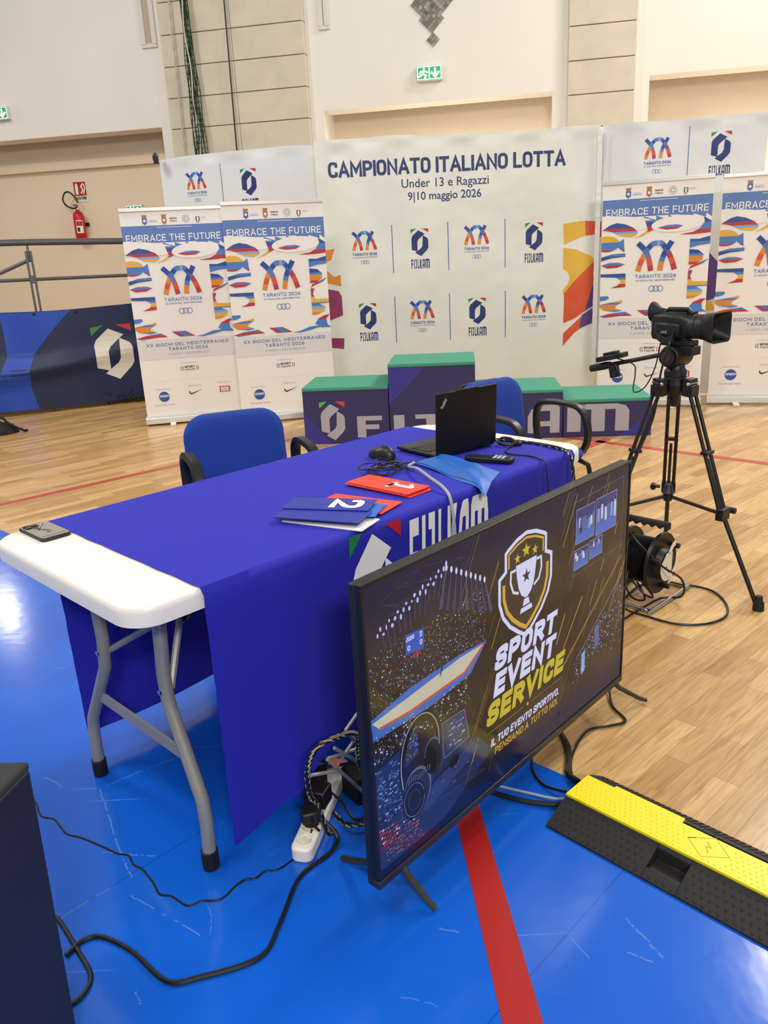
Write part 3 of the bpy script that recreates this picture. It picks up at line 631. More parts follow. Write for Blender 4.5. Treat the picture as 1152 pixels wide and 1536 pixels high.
def art_c(P):
    P.text('CAMPIONATO ITALIANO LOTTA', .742, 2.14, .136, M_navytx, 1, wt=.2, fit=2.19, gap=.09)
    P.btext('Under 13 e Ragazzi', .725, 2.022, .078, M_navytx, 1, fit=.81, off=.008)
    P.btext('9|10 maggio 2026', .717, 1.912, .072, M_navytx, 1, fit=.685, off=.014)
    for i, x in enumerate((-.055, .472, 1.009, 1.552)):
        (mark if i % 2 == 0 else fij)(P, x, 1.51 if i % 2 == 0 else 1.50, .235 if i % 2 == 0 else 1)
        (fij if i % 2 == 0 else mark)(P, x, .84 if i % 2 == 0 else .85, 1 if i % 2 == 0 else .235)
    for x in (.211, .741, 1.278):
        P.rect(x-.004, x+.004, 1.27, 1.705, T_bl, 1); P.rect(x-.004, x+.004, .615, 1.053, T_bl, 1)
    # ribbon of the games on the far edge
    P.poly([(1.826, 1.633), (2.0, 1.652), (2.15, 1.64), (2.15, 1.53), (2.0, 1.51), (1.836, 1.445)], X_y, 1); P.poly([(2.03, 1.652), (2.15, 1.64), (2.15, 1.53), (2.04, 1.52)], X_ro, 2)
    P.poly([(1.83, 1.42), (1.95, 1.40), (2.10, 1.33), (2.15, 1.27), (2.15, 1.0), (1.83, .99), (1.83, 1.03), (1.88, 1.09), (1.895, 1.14), (1.88, 1.19), (1.83, 1.23)], X_y, 1)
    P.poly([(2.15, 1.31), (1.93, 1.1), (1.845, 1.0), (1.842, .72), (1.95, .76), (2.06, .83), (2.15, .9)], X_ro, 2); P.poly([(2.15, 1.33), (2.125, 1.1), (2.05, .83), (2.15, .88)], X_pu, 3)
    P.poly([(1.843, .50), (1.95, .62), (2.05, .69), (2.15, .72), (2.15, .86), (2.04, .80), (1.843, .62)], X_ro, 1); P.poly([(2.0, .66), (2.15, .72), (2.15, .87), (2.02, .79)], X_pu, 2)
    P.poly([(-.47, 1.50), (-.34, 1.52), (-.38, 1.42), (-.47, 1.38)], X_o, 1); P.poly([(-.47, 1.36), (-.36, 1.26), (-.30, 1.28), (-.30, 1.17), (-.47, 1.22)], X_o, 1)
    P.poly([(-.47, 1.16), (-.33, 1.13), (-.30, 1.08), (-.30, .90), (-.47, .84)], X_ma, 1); P.poly([(-.47, .60), (-.31, .575), (-.30, .68), (-.47, .69)], X_ma, 1)
def art_l(P):
    mark(P, -1.53, 2.17, .215); fij(P, -.955, 2.14, .98); P.rect(-1.253, -1.246, 1.9, 2.36, T_bl, 1)
    mark(P, -1.53, 1.5, .215); fij(P, -.955, 1.5, .98)
def art_r(P):
    mark(P, .521, 2.165, .235); fij(P, 1.049, 2.165); P.rect(.778, .785, 1.97, 2.39, T_bl, 1)
    P.poly([(.0, 1.64), (.05, 1.64), (.05, 1.5), (.0, 1.5)], X_ro, 1)
    P.poly([(.85, 1.38), (1.0, 1.33), (1.12, 1.2), (1.16, 1.02), (1.08, .9), (.95, .86), (.85, .9)], X_pu, 1); P.poly([(.85, .9), (.95, .87), (1.06, .88), (1.1, .8), (.95, .78), (.85, .74)], X_y, 1)
sheet('event_banner', 'tall white championship banner sheet with the event title', -.47, 2.15, (0, 7.95, 0), -1.5, art_c, M_fabric, 1.3, 2.462)
sheet('event_banner', 'white banner sheet behind the two overlapping roll-up banners', -1.905, -.12, (-.226, 8.01, 0), -17.4, art_l, M_fab2, 4.1, 2.455)
sheet('event_banner', 'white banner sheet behind the camcorder and its two roll-up banners', 0.03, 1.42, (2.14, 7.925, 0), -18, art_r, M_fab2, 7.7, 2.455)
M_film = H('clear_tape', '#e8ebea', rough=.12, spec=.8)
b = MB(); vs = []
for j in range(60):
    z = .3+2.14*j/59
    for i in range(3): vs.append((2.135+(i-1)*.022+.004*random.random(), 7.86+.006*random.random(), z))
b.add(vs, [(j*3+i, j*3+i+1, (j+1)*3+i+1, (j+1)*3+i) for j in range(59) for i in range(2)], M_film); tag(b.build('packing_tape', angle=5, fix=False), 'strip of wrinkled clear tape down the seam between banner sheets', 'tape')
b = MB(); b.lathe([(0, -.03), (.025, -.02), (.03, .02), (.015, .05), (0, .05)], M_black, o=(-2.06, 8.5, 2.45), n=10); b.box(-2.075, -2.03, 8.47, 8.5, 2.4, 2.47, M_black)
tag(b.build('spring_clamp'), 'black clamp gripping the corner of the white banner sheet', 'clamp')

# ------------------------------------------------------------------ roll-up banners
B_blue = H('rollup_band_blue', '#5b7cbc', rough=.5); B_panel = H('rollup_grey_panel', '#dedbdc', rough=.5); B_navy = H('rollup_navy', '#2f4d96', rough=.5)
B_crest = H('crest_blue', '#4a6ba8', rough=.5); B_gold = H('crest_gold', '#b07a3c', rough=.5); B_dk = H('partner_dark', '#33343a', rough=.5); B_snam = H('partner_blue', '#2b53a8', rough=.5); B_rds = H('partner_red', '#c43a3c', rough=.5)
RW, RH = .89, 1.862
def rollup_art(P):
    X = lambda u: (u-.5)*RW
    Y = lambda v: RH*(1-v)
    def pg(pts, m, L=1): P.poly([(X(u), Y(v)) for u, v in pts], m, L)
    def cut(q): return clip_half(clip_half(q, 0, X(0), True), 0, X(1), False)
    def st(pts, bands, L): P.striped(cut([(X(u), Y(v)) for u, v in pts]), [(Y(v), m) for v, m in bands], L)
    def el(u, v, ru, rv, rot=0): return [((x/RW)+.5, 1-y/RH) for x, y in ell(X(u), Y(v), ru*RW, rv*RH, 28, rot)]
    # crests
    for u, m in ((.235, B_crest), (.425, B_gold)):
        pg([(u-.024, .035), (u+.024, .035), (u+.024, .058), (u, .068), (u-.024, .058)], m, 1); pg([(u-.026, .022), (u+.026, .022), (u+.02, .034), (u-.02, .034)], B_gold, 1)
        pg(el(u, .048, .012, .006), M_white, 2)
    P.text('TARANTO', X(.315), Y(.055), .011, T_bl, 1, fit=.075); P.text('PROVINCIA DI', X(.315), Y(.046), .006, T_gr, 1, fit=.065)
    P.text('REGIONE', X(.515), Y(.044), .013, B_dk, 1, wt=.2, fit=.065); P.text('PUGLIA', X(.515), Y(.056), .013, B_dk, 1, wt=.2, fit=.06)
    P.ring(X(.64), Y(.044), .031, .004, T_gr, 1); P.ring(X(.64), Y(.044), .016, .006, T_gr, 1)
    pg([(.735, .036), (.775, .036), (.775, .055), (.755, .066), (.735, .055)], B_dk, 1); pg([(.748, .038), (.762, .038), (.762, .06), (.748, .06)], M_white, 2); pg([(.762, .038), (.773, .038), (.773, .054), (.762, .06)], B_rds, 2); pg([(.737, .04), (.748, .04), (.748, .058), (.737, .053)], M_green, 2)
    P.text('CONI', X(.815), Y(.045), .012, T_gr, 1, fit=.05)
    # blue band
    pg([(0, .07), (1, .07), (1, .168), (0, .168)], B_blue, 1); pg([(.345, .0785), (.685, .0785), (.685, .0805), (.345, .0805)], M_white, 2)
    P.text('EMBRACE THE FUTURE', 0, Y(.142), .058, M_white, 3, wt=.14, fit=.83, gap=.17)
    # flowing stripes round a white panel
    pg([(0, .15), (1, .15), (1, .19), (0, .21)], M_offwhite, 1)
    st(el(.1, .175, .42, .034, -3), [(.1, M_offwhite)], 4)
    st([(0, .203), (.08, .18), (.14, .172), (.22, .18), (.3, .198), (.335, .215), (.33, .228), (.28, .238), (.18, .232), (.1, .212), (.05, .206)], [(.15, B_navy), (.198, X_r), (.213, X_lb), (.223, X_y)], 5)
    st([(.4, .168), (.72, .168), (.66, .19), (.6, .2), (.48, .21), (.38, .236), (.3, .246), (.35, .235), (.43, .212)], [(.1, B_blue), (.176, B_navy), (.193, X_r), (.218, X_y)], 5)
    st(el(.7, .19, .24, .036, 3), [(.1, M_offwhite)], 6)
    st([(.52, .203), (.6, .194), (.7, .193), (.75, .2), (.7, .212), (.6, .214), (.54, .208)], [(.1, X_b), (.203, X_r)], 7)
    st([(.93, .165), (1, .185), (1, .235), (.83, .24), (.72, .238), (.84, .23), (.9, .215), (.94, .19)], [(.1, B_navy), (.19, X_b), (.218, X_r)], 5)
    # left column
    st(el(.05, .265, .12, .036), [(.1, X_y), (.258, X_b), (.292, X_r)], 4)
    st([(.21, .245), (.15, .262), (.16, .285), (.22, .305)], [(.1, X_b), (.29, X_m)], 4)
    st([(0, .325), (.1, .312), (.23, .31), (.23, .325), (.1, .33), (0, .342)], [(.1, X_b), (.322, B_navy)], 4)
    st([(0, .362), (.08, .35), (.16, .35), (.23, .36), (.16, .374), (.06, .376)], [(.1, X_o), (.353, X_b), (.362, X_r)], 4)
    st([(0, .402), (.24, .402), (.24, .465), (.1, .468), (.17, .455), (.2, .435), (.15, .42), (.0, .415)], [(.1, B_navy), (.418, X_b), (.43, X_y), (.45, X_r)], 4)
    st([(0, .505), (.08, .505), (.09, .515), (.05, .525), (0, .528)], [(.1, X_b)], 4)
    st([(0, .545), (.22, .525), (.22, .535), (.16, .55), (.15, .562), (.22, .575), (.15, .58), (.04, .572), (0, .558)], [(.1, X_y), (.536, X_b), (.546, X_o), (.572, X_b)], 4)
    # right column
    st([(.82, .26), (.9, .262), (1, .25), (1, .285), (.9, .29), (.82, .3)], [(.1, B_navy), (.272, X_b)], 4)
    st([(.82, .305), (.9, .31), (.95, .33), (.94, .355), (.88, .372), (.82, .375)], [(.1, X_db), (.325, X_b), (.335, X_o), (.362, X_r)], 4)
    st([(1, .35), (.95, .37), (.85, .388), (.82, .4), (.84, .38)], [(.1, X_b), (.37, X_r)], 4)
    st([(.82, .4), (.86, .4), (.84, .425), (.86, .45), (1, .452), (1, .472), (.82, .475)], [(.1, X_m), (.44, X_y), (.468, X_b)], 4)
    st([(.82, .47), (.9, .475), (.96, .49), (.95, .51), (.88, .525), (.82, .528)], [(.1, X_b), (.485, X_lb), (.498, X_y), (.515, X_o)], 4)
    st([(.84, .57), (.88, .545), (.95, .53), (1, .528), (.96, .548), (.97, .575), (1, .59), (.92, .59)], [(.1, X_r), (.552, X_b)], 4)
    # foot of the pattern
    st([(0, .6), (.1, .588), (.25, .58), (.32, .6), (.2, .6), (.05, .608)], [(.1, X_b), (.59, X_r), (.603, X_b)], 4)
    pg([(.36, .575), (.5, .575), (.6, .602), (.44, .602)], X_m, 4); pg([(.42, .575), (.48, .575), (.56, .602), (.5, .602)], X_b, 5)
    pg([(.6, .605), (.68, .6), (.78, .583), (.9, .578), (1, .585), (1, .59), (.88, .588), (.78, .6), (.68, .608)], X_b, 4)
    games(P, X(.52), Y(.395), .34, 6)
    P.text('TARANTO 2026', X(.52), Y(.427), .031, X_b, 6, wt=.16, fit=.34)
    P.text('XX GIOCHI DEL MEDITERRANEO', X(.52), Y(.442), .013, T_bl, 6, wt=.18, fit=.33)
    for k in (-1, 0, 1): P.ring(X(.53)+k*.035, Y(.477), .024, .005, T_bl, 6, n=24)
    # grey text panel
    pg([(0, .612), (1, .612), (1, .708), (0, .708)], B_panel, 1)
    P.text('XX GIOCHI DEL MEDITERRANEO', X(.51), Y(.645), .03, T_bl, 2, wt=.18, fit=.75, gap=.2); P.text('TARANTO 2026', X(.51), Y(.668), .03, T_bl, 2, wt=.18, fit=.36, gap=.2)
    P.text('21 AGOSTO - 3 SETTEMBRE 2026', X(.51), Y(.69), .018, T_gr, 2, wt=.12, fit=.37)
    # partners
    P.btext('in collaborazione con', X(.5), Y(.737), .012, T_gr, 1, fit=.15)
    for sgn, m in ((-1, M_green), (1, B_rds)):
        for k in (0, 1): P.ring(X(.5)+sgn*(.045-.016*k), Y(.762), .035, .006, m, 1, a0=145 if sgn < 0 else -35, a1=215 if sgn < 0 else 35)
    P.text('SPORT', X(.5), Y(.761), .022, B_dk, 1, wt=.22, fit=.095); P.text('E SALUTE', X(.5), Y(.773), .015, B_dk, 1, wt=.2, fit=.085)
    pg([(.06, .818), (.94, .818), (.94, .819), (.06, .819)], B_panel, 1)
    P.btext('Premium Partner', X(.2), Y(.862), .012, T_gr, 1, fit=.14); P.btext('Official Partner', X(.53), Y(.855), .012, T_gr, 1, fit=.125); P.btext('Official Sponsor', X(.84), Y(.85), .012, T_gr, 1, fit=.13)
    P.poly(ell(X(.2), Y(.898), .049, .049, 32), B_snam, 1); P.btext('snam', X(.2), Y(.9), .03, M_white, 2, fit=.082, off=.02)
    for k in range(-2, 3): P.line([(X(.2)+k*.012, Y(.9)-.012), (X(.2)+k*.02, Y(.9)-.04+abs(k)*.005)], .0025, T_bl, 2)
    P.btext('the energy house', X(.2), Y(.944), .017, T_gr, 1, fit=.185)
    P.poly([(X(.46), Y(.882)), (X(.465), Y(.892)), (X(.485), Y(.898)), (X(.61), Y(.874)), (X(.49), Y(.890)), (X(.475), Y(.888)), (X(.472), Y(.878))], B_dk, 1)
    P.rect(X(.785), X(.895), Y(.897), Y(.867), B_rds, 1); P.text('RDS', X(.84), Y(.893), .04, M_white, 2, wt=.2, fit=.07)
def rollup(label, loc, rz, lean=0):
    t = thing('roll_up_banner', label, 'banner', loc, rz, 'roll-up sponsor banners')
    b = MB(); nx, nz = 12, 20
    f = lambda x, z, d=0: (x, .006*math.sin(3.2*x+1)*math.sin(2*z)-d, z+.075)
    vs = [f(-RW/2+RW*i/nx, (RH-.02)*j/nz) for j in range(nz+1) for i in range(nx+1)]
    b.add(vs, [(j*(nx+1)+i, j*(nx+1)+i+1, (j+1)*(nx+1)+i+1, (j+1)*(nx+1)+i) for j in range(nz) for i in range(nx)], M_offwhite); b.build('banner_sheet', t, angle=180, fix=False)
    P = Print(); rollup_art(P); P.build('printed_lettering', t, lambda x, y, d: f(x, y*(RH-.02)/RH, d+.0012), grid=.1, step=.0006)
    MB().box(-RW/2-.005, RW/2+.005, -.012, .012, RH+.045, RH+.078, M_alu).build('top_bar', t, bevel=.004)
    b = MB(); prof = [(-.05, .018), (-.045, .07), (-.02, .088), (.02, .088), (.05, .06), (.05, .018)]
    b.prism(prof, -RW/2-.015, RW/2+.015, M_alu, lambda a, z, d: (d, a, z)); b.build('base_cassette', t, bevel=.004)
    for x in (-RW*.24, RW*.24):
        b = MB(); b.box(x-.025, x+.025, -.13, .06, 0, .02, M_white_pl); b.build('foot', t, bevel=.004)
    MB().tube([(0, .03, .06), (0, .03, RH+.05)], .009, M_alu, 6).build('support_pole', t)
    return t
D = lambda x, y, rz: (x+.445*math.cos(R(rz)), y+.445*math.sin(R(rz)), 0)
rollup('roll-up banner nearest the drape, overlapped by its neighbour', D(-2.196, 7.484, 12.4), 12.4)
rollup('roll-up banner overlapping another behind the blue armchair', D(-1.271, 7.325, 13.2), 13.2)
rollup('roll-up banner directly behind the black camcorder', D(2.036, 7.339, -18.4), -18.4)
rollup('roll-up banner cut by the photo edge, beyond the tripod', D(2.992, 7.139, -15.4), -15.4)

# ------------------------------------------------------------------ podium
PT = (-.604, 6.308); PR = -6.2
def pod(label, x0, x1, h, h0, art):
    c, s = math.cos(R(PR)), math.sin(R(PR))
    t = thing('podium_block', label, 'podium block', (PT[0]+x0*c, PT[1]+x0*s, 0), PR, 'blocks of the winners podium'); w = x1-x0
    MB().box(0, w, 0, .62, 0, h-.025, M_podium).build('block_body', t, bevel=.006)
    b = MB(); b.box(-.001, w+.001, -.006, .625, h-.03, h, M_grassgreen); b.build('top_cover', t, bevel=.008)
    P = Print(); art(P, w, h); P.build('printed_lettering', t, lambda x, y, d: (x, -.0005-d, y), step=.0006)
    return t
sh = H('podium_logo_green', '#4fb84a', rough=.5); sr = H('podium_logo_red', '#d8402e', rough=.5)
def art1(P, w, h):
    P.poly([(0, 0), (.22, 0), (.05, .2), (0, .27)], M_podium_blue, 1); emblem(P, .235, .03, .32, M_silver_tx, sh, sr, 2, k=.60)
    for q in block('F'): P.poly([(.43+a*.2, .047+c*.172) for a, c in q], M_silver_tx, 2)
def art2(P, w, h):
    P.poly([(0, .3), (.3, h-.03), (0, h-.03)], M_podium_blue, 1)
    for ch, x0, x1 in (('I', .03, .115), ('J', .17, .375), ('L', .42, .56)):
        for q in block(ch): P.poly([(x0+a*(x1-x0), .047+c*.172) for a, c in q], M_silver_tx, 2)
def art3(P, w, h):
    P.poly([(0, h-.03), (.3, h-.03), (0, .12)], M_podium_blue, 1)
    for ch, x0, x1 in (('K', .1, .31), ('A', .40, .645)):
        for q in block(ch): P.poly([(x0+a*(x1-x0), .042+c*.22) for a, c in q], M_silver_tx, 2)
def art4(P, w, h):
    P.poly([(w-.25, 0), (w, 0), (w, .18), (w-.08, .12)], M_podium_blue, 1)
    for q in block('M'): P.poly([(.03+a*.47, .043+c*.215) for a, c in q], M_silver_tx, 2)
pod('low green-topped podium block bearing the emblem and letter F', 0, .688, .458, 0, art1)
pod('tallest green-topped podium block in the middle', .694, 1.372, .622, 0, art2)
pod('green-topped podium block bearing the letter A behind the armchair', 1.376, 2.045, .385, 0, art3)
pod('lowest green-topped podium block bearing the letter M', 2.049, 2.72, .30, 0, art4)

# ------------------------------------------------------------------ armchairs
def pillow(w, h, t, r, bulge, T):
    b = MB(); rings = []
    for k, d in ((.0, -1), (.55, -1), (.86, -.9), (.97, -.55), (1, 0), (.97, .55), (.86, .9), (.55, 1), (0, 1)):
        kk = max(k, .02); rr = rrect(-w/2, w/2, -h/2, h/2, r, 6)
        rings.append([T(x*kk, y*kk, d*t/2) for x, y in rr])
    b.loft(rings, M_chair); return b
def strap(path, wdt, thk, x, m):
    P = smooth(path, 8); b = MB(); rings = []
    for i, p in enumerate(P):
        d = (P[min(i+1, len(P)-1)]-P[max(i-1, 0)]).normalized(); nrm = Vector((0, -d.z, d.y))
        rings.append([Vector((x+sx*wdt/2, 0, 0))+p+nrm*sy*thk/2 for sx, sy in ((-.7, -1), (.7, -1), (1, -.3), (1, .5), (.6, 1), (-.6, 1), (-1, .5), (-1, -.3))])
    b.loft(rings, m); return b
def chair(label, loc, rz):
    t = thing('office_armchair', label, 'chair', loc, rz, 'blue fabric armchairs behind the table')
    pillow(.46, .44, .06, .1, 0, lambda x, y, d: (x, y-.02, .44+d+.015*math.cos(y*5))).build('seat', t, angle=60)
    pillow(.45, .35, .06, .1, 0, lambda x, y, d: (x, .215+.12*(y)+d-.35*x*x*-1*-1, .625+y*.99)).build('backrest', t, angle=60)
    MB().prism(rrect(-.20, .20, -.155, .15, .09, 6), .0, .018, M_black, lambda x, y, d: (x, .25+.12*y+d, .64+y)).build('backrest_shell', t)
    for sx in (-1, 1):
        strap([(0, .10, .44), (0, .115, .54), (0, .11, .63), (0, .06, .668), (0, -.06, .672), (0, -.15, .655), (0, -.195, .59), (0, -.20, .50), (0, -.17, .435)], .045, .026, sx*.245, M_black).build('armrest', t, angle=50)
        MB().tube([(sx*.2, .0, .41), (sx*.245, .0, .41)], .012, M_black, 8).build('arm_bracket', t)
        MB().tube(smooth([(sx*.2, -.1, .41), (sx*.21, -.2, .40), (sx*.225, -.235, .34), (sx*.235, -.25, .0)], 6), .0125, M_black, 8).build('leg', t)
        MB().tube(smooth([(sx*.2, .1, .41), (sx*.21, .18, .38), (sx*.225, .23, .25), (sx*.235, .27, .0)], 6), .0125, M_black, 8).build('leg', t)
    MB().tube(smooth([(-.1, .14, .40), (-.1, .24, .41), (-.1, .262, .5), (-.1, .28, .7)], 5), .012, M_black, 8).build('back_support', t)
    MB().tube(smooth([(.1, .14, .40), (.1, .24, .41), (.1, .262, .5), (.1, .28, .7)], 5), .012, M_black, 8).build('back_support', t)
    MB().box(-.2, .2, -.15, .15, .395, .415, M_black).build('seat_frame', t)
    return t
chair('blue armchair drawn up in front of the roll-up banners', (-.562, 3.27, 0), 23)
chair('blue armchair partly hidden behind the open laptop', (.705, 3.82, 0), 40)

# ------------------------------------------------------------------ folding table; local x along, y across
TL, TW = 1.70, .70; TP = Vector((-.503, 1.478, 0)); TR = 44.9
TM = Matrix.Translation(TP) @ Matrix.Rotation(R(TR), 4, 'Z')
t = thing('folding_table', 'white plastic folding table with grey legs on the blue mat', 'table', TP, TR)
b = MB(); out = rrect(-.03, TL, -.016, TW+.03, .075, 6); n = len(out)
def skirt(x, y):
    # the skirt arches up in the middle of each side
    e = 0
    if x < .02 or x > TL-.06: e = max(0, 1-abs((y-TW/2)/.22)**3)
    return .712+.022*e
c0 = Vector((TL/2, TW/2))
rings = []
for k, z in ((.97, None), (1, None), (1, .742), (.997, .753), (.985, .758), (.9, .759)):
    rings.append([((x-c0.x)*(1-(1-k)*.6)+c0.x, (y-c0.y)*k+c0.y, (skirt(x, y)+(.0 if k == 1 else .006)) if z is None else z) for x, y in out])
b.loft(rings, M_white_pl); b.build('tabletop', t, angle=50)
def legs(a, flip):
    for side in (0, 1):
        pts = [(a, .64, .72), (a, .635, .62), (a, .61, .46), (a, .60, .40), (a, .665, .17), (a, .668, .10), (a, .65, .0)] if False else None
        if side == 0: pts = [(a, .135, .73), (a, .16, .50), (a, .155, .43), (a, .060, .20), (a, .055, .14), (a, .062, .02)]
        else: pts = [(a, .475, .73), (a, .46, .50), (a, .475, .41), (a, .615, .20), (a, .628, .14), (a, .632, .02)]
        P_ = [Vector(p) for p in pts]; P2 = []
        for i, p in enumerate(P_):
            if i in (0, len(P_)-1): P2.append(p)
            else: P2 += [p+(P_[i-1]-p).normalized()*.03, p, p+(P_[i+1]-p).normalized()*.03]
        l = MB().tube(P2, .0165, M_grey_metal, 12).build('leg', t)
        x, y = pts[-1][0], pts[-1][1]; MB().lathe([(.02, 0), (.021, .01), (.021, .05), (.018, .052)], M_black_soft, o=(x, y, .004), n=14).build('foot_cap', l)
        MB().lathe([(0, -.004), (.007, -.002), (.007, .002), (0, .004)], M_chrome, o=(a-.018, (pts[1][1]+pts[2][1])/2, .46), axis=(1, 0, 0), n=10).build('bolt', l)
    MB().box(a-.004, a+.004, .125, .56, .285, .315, M_grey_metal).build('leg_crossbar', t)
    d = 1 if not flip else -1
    b = MB()
    for y in (.155, .46): b.tube([(a+.012*d, y, .46), (a+.085*d, .20+.03*(y > .3), .605), (a+.24*d, .26+.02*(y > .3), .705)], .009, M_grey_metal, 8)
    b.build('folding_brace', t)
    MB().tube([(a+.08*d, .205, .60), (a+.135*d, .225, .64)], .024, M_black, 10).build('brace_lock', t, bevel=.004)
    MB().tube([(a, .06, .715), (a, .64, .715)], .014, M_grey_metal, 8).build('leg_pivot_bar', t)
legs(.11, False); legs(1.58, True)

# tablecloth: hangs over both long sides
def hem_f(x): return .10+.10*min(1, max(0, (x-.13)/.33))**1.6
def cloth(x, s):
    """s from 0 at the front hem, 1..2 across the top, 3 at the back hem"""
    if s <= 1:
        z = hem_f(x)+(.752-hem_f(x))*s; k = 1-s
        y = -.026+.010*k-.011*k*math.sin(7.5*x+.3)-.006*k*math.sin(17*x+1)-.016*k*math.exp(-((x-.33)/.045)**2)
        return (x+.003*math.sin(3*z), y, z)
    if s >= 2:
        k = s-2; z = .752+(.075-.752)*k
        return (x+.012*k, TW+.04+.012*k+.014*k*math.sin(8*x+2), z)
    u = s-1; y = -.021+(TW+.056)*u
    return (x, y, .7625)
ss = [i/14 for i in range(14)]+[.985, 1.003, 1.01]+[1.05+.9*i/10 for i in range(11)]+[1.99, 1.997, 2.015]+[2+i/12 for i in range(1, 13)]
nx = 74; CX0, CX1 = .129, 1.60
b = MB(); vs = [cloth(CX0+(CX1-CX0)*i/nx+.0015*math.sin(40*s), s) for s in ss for i in range(nx+1)]
b.add(vs, [(j*(nx+1)+i, j*(nx+1)+i+1, (j+1)*(nx+1)+i+1, (j+1)*(nx+1)+i) for j in range(len(ss)-1) for i in range(nx)], M_cloth)
t = thing('tablecloth', 'royal blue tablecloth with white emblem draped over the folding table', 'tablecloth', TP, TR)
o = b.build('cloth', t, angle=70, fix=False)
P = Print(); M_wcl = H('cloth_white_print', '#f6f6fa', rough=.7)
emblem(P, .648, .335, .44, M_wcl, M_green, M_redtri, 1, k=.40)
blocktext(P, [(c, .765+a*.345, .765+e*.345) for c, a, e in FIJ], .50, .237, M_wcl, 1, lean=.04)
def on_cloth(x, y, d):
    s = (y-hem_f(x))/(.752-hem_f(x)); q = cloth(x, min(s, 1)); return (q[0], q[1]-.0012-d, q[2])
P.build('printed_lettering', t, on_cloth, grid=.03, step=.0006)

def onT(x, y, z=.7632): return TM @ Vector((x, y, z))
def TTH(name, label, cat, x, y, rz, group=None, z=.7632): return thing(name, label, cat, onT(x, y, z), TR+rz, group)
# phone on the bare plastic
t = TTH('mobile_phone', 'mobile phone in a grey patterned case on the white table end', 'phone', .085, .645, 0, z=.7595)
b = MB(); b.prism(rrect(-.04, .04, -.078, .078, .014, 5), 0, .009, M_dark, lambda x, y, d: (x, y, d)); b.build('phone_body', t, bevel=.002)
M_case_g = H('phone_case_grey', '#8f8b82', rough=.45); M_case_d = H('phone_case_dark', '#3a3937', rough=.4); M_case_l = H('phone_case_light', '#c4c0b6', rough=.45)
P = Print(); P.poly(rrect(-.037, .037, -.075, .075, .012, 4), M_case_g, 1); P.poly(rrect(-.034, .006, .03, .072, .01, 4), M_case_d, 2)
for k in range(10): P.line([(.03-.006*k, .06-.004*k), (.0-.002*k, .02), (-.02+.004*k, .005-.003*k)], .002, random.choice((M_case_d, M_case_l)), 3)
P.poly([(-.006, -.028), (0, -.02), (.006, -.028), (0, -.036)], M_case_d, 3); P.rect(-.03, .03, -.062, -.059, M_case_d, 2)
P.build('case_pattern', t, lambda x, y, d: (x, y, .0092+d))
b = MB()
for x, y in ((-.024, .06), (-.024, .042), (-.006, .051)): b.lathe([(.008, 0), (.008, .003), (.006, .0035), (0, .003)], M_black_gloss, o=(x, y, .009), n=12)
b.build('lens_cluster', t)
# cards
def card(label, x, y, rz, z, m, digit=None, w=.10, l=.24, th=.003, group=None):
    t = thing('score_card', label, 'card', onT(x, y, .7632+z), TR+rz, group)
    MB().prism(rrect(-w/2, w/2, -l/2, l/2, .004, 3), 0, th, m, lambda a, c, d: (a, c, d)).build('card_board', t, bevel=.0006)
    if digit:
        P = Print()
        if digit == '1': P.poly([(-.035, -.016), (-.035, .012), (.03, .012), (.017, .026), (.026, .034), (.048, .012), (.048, -.004), (-.02, -.004), (-.02, -.016)], M_white, 1); P.rect(-.035, -.022, -.026, .026, M_white, 1)
        else: P.text('2', 0, -.045, .09, M_white, 1, wt=.2, sx=1.1)
        f = (lambda a, c, d: (-c*1.0, -a*1.0, th+.0004+d)) if digit == '1' else (lambda a, c, d: (a, -c if False else c, th+.0004+d))
        if digit == '1': f = lambda a, c, d: (c, -a-.045, th+.0004+d)
        else: f = lambda a, c, d: (-a, -c-.05, th+.0004+d)
        P.build('printed_number', t, f)
    return t
M_bc = H('blue_card', '#1a2f9c', rough=.45); M_lb = H('light_blue_card', '#2566c8', rough=.45); M_wc = H('white_card', '#f0efee', rough=.5)
g = 'scoring cards lying on the tablecloth'
for i, (dx, dy, dr) in enumerate(((.004, -.006, -.8), (-.003, .004, .9), (0, 0, 0))):
    card(('red card at the bottom of the numbered pack', 'red card in the middle of the pack topped by number 1', 'red card with white number 1 topping its pack')[i], .908+dx, .178+dy, 2+dr, .0042*i, M_redcard, '1' if i == 2 else None, group=g, th=.0036)
card('white card at the very bottom of the fanned cards', .597, .085, 17, 0, M_wc, group=g)
card('red card slipped under the fanned blue cards', .733, .125, 14, .0036, M_redcard, group=g, w=.115, l=.22)
card('light blue card lying directly on the red and white cards', .672, .13, 24, .0072, M_lb, group=g)
card('light blue card second from the bottom of the blue cards', .645, .115, 31, .0108, M_lb, group=g)
card('plain dark blue card just below the number 2 card', .590, .105, 24, .0144, M_bc, group=g)
card('dark blue card with white number 2 on top of its fan', .655, .150, 30, .018, M_bc, '2', group=g)
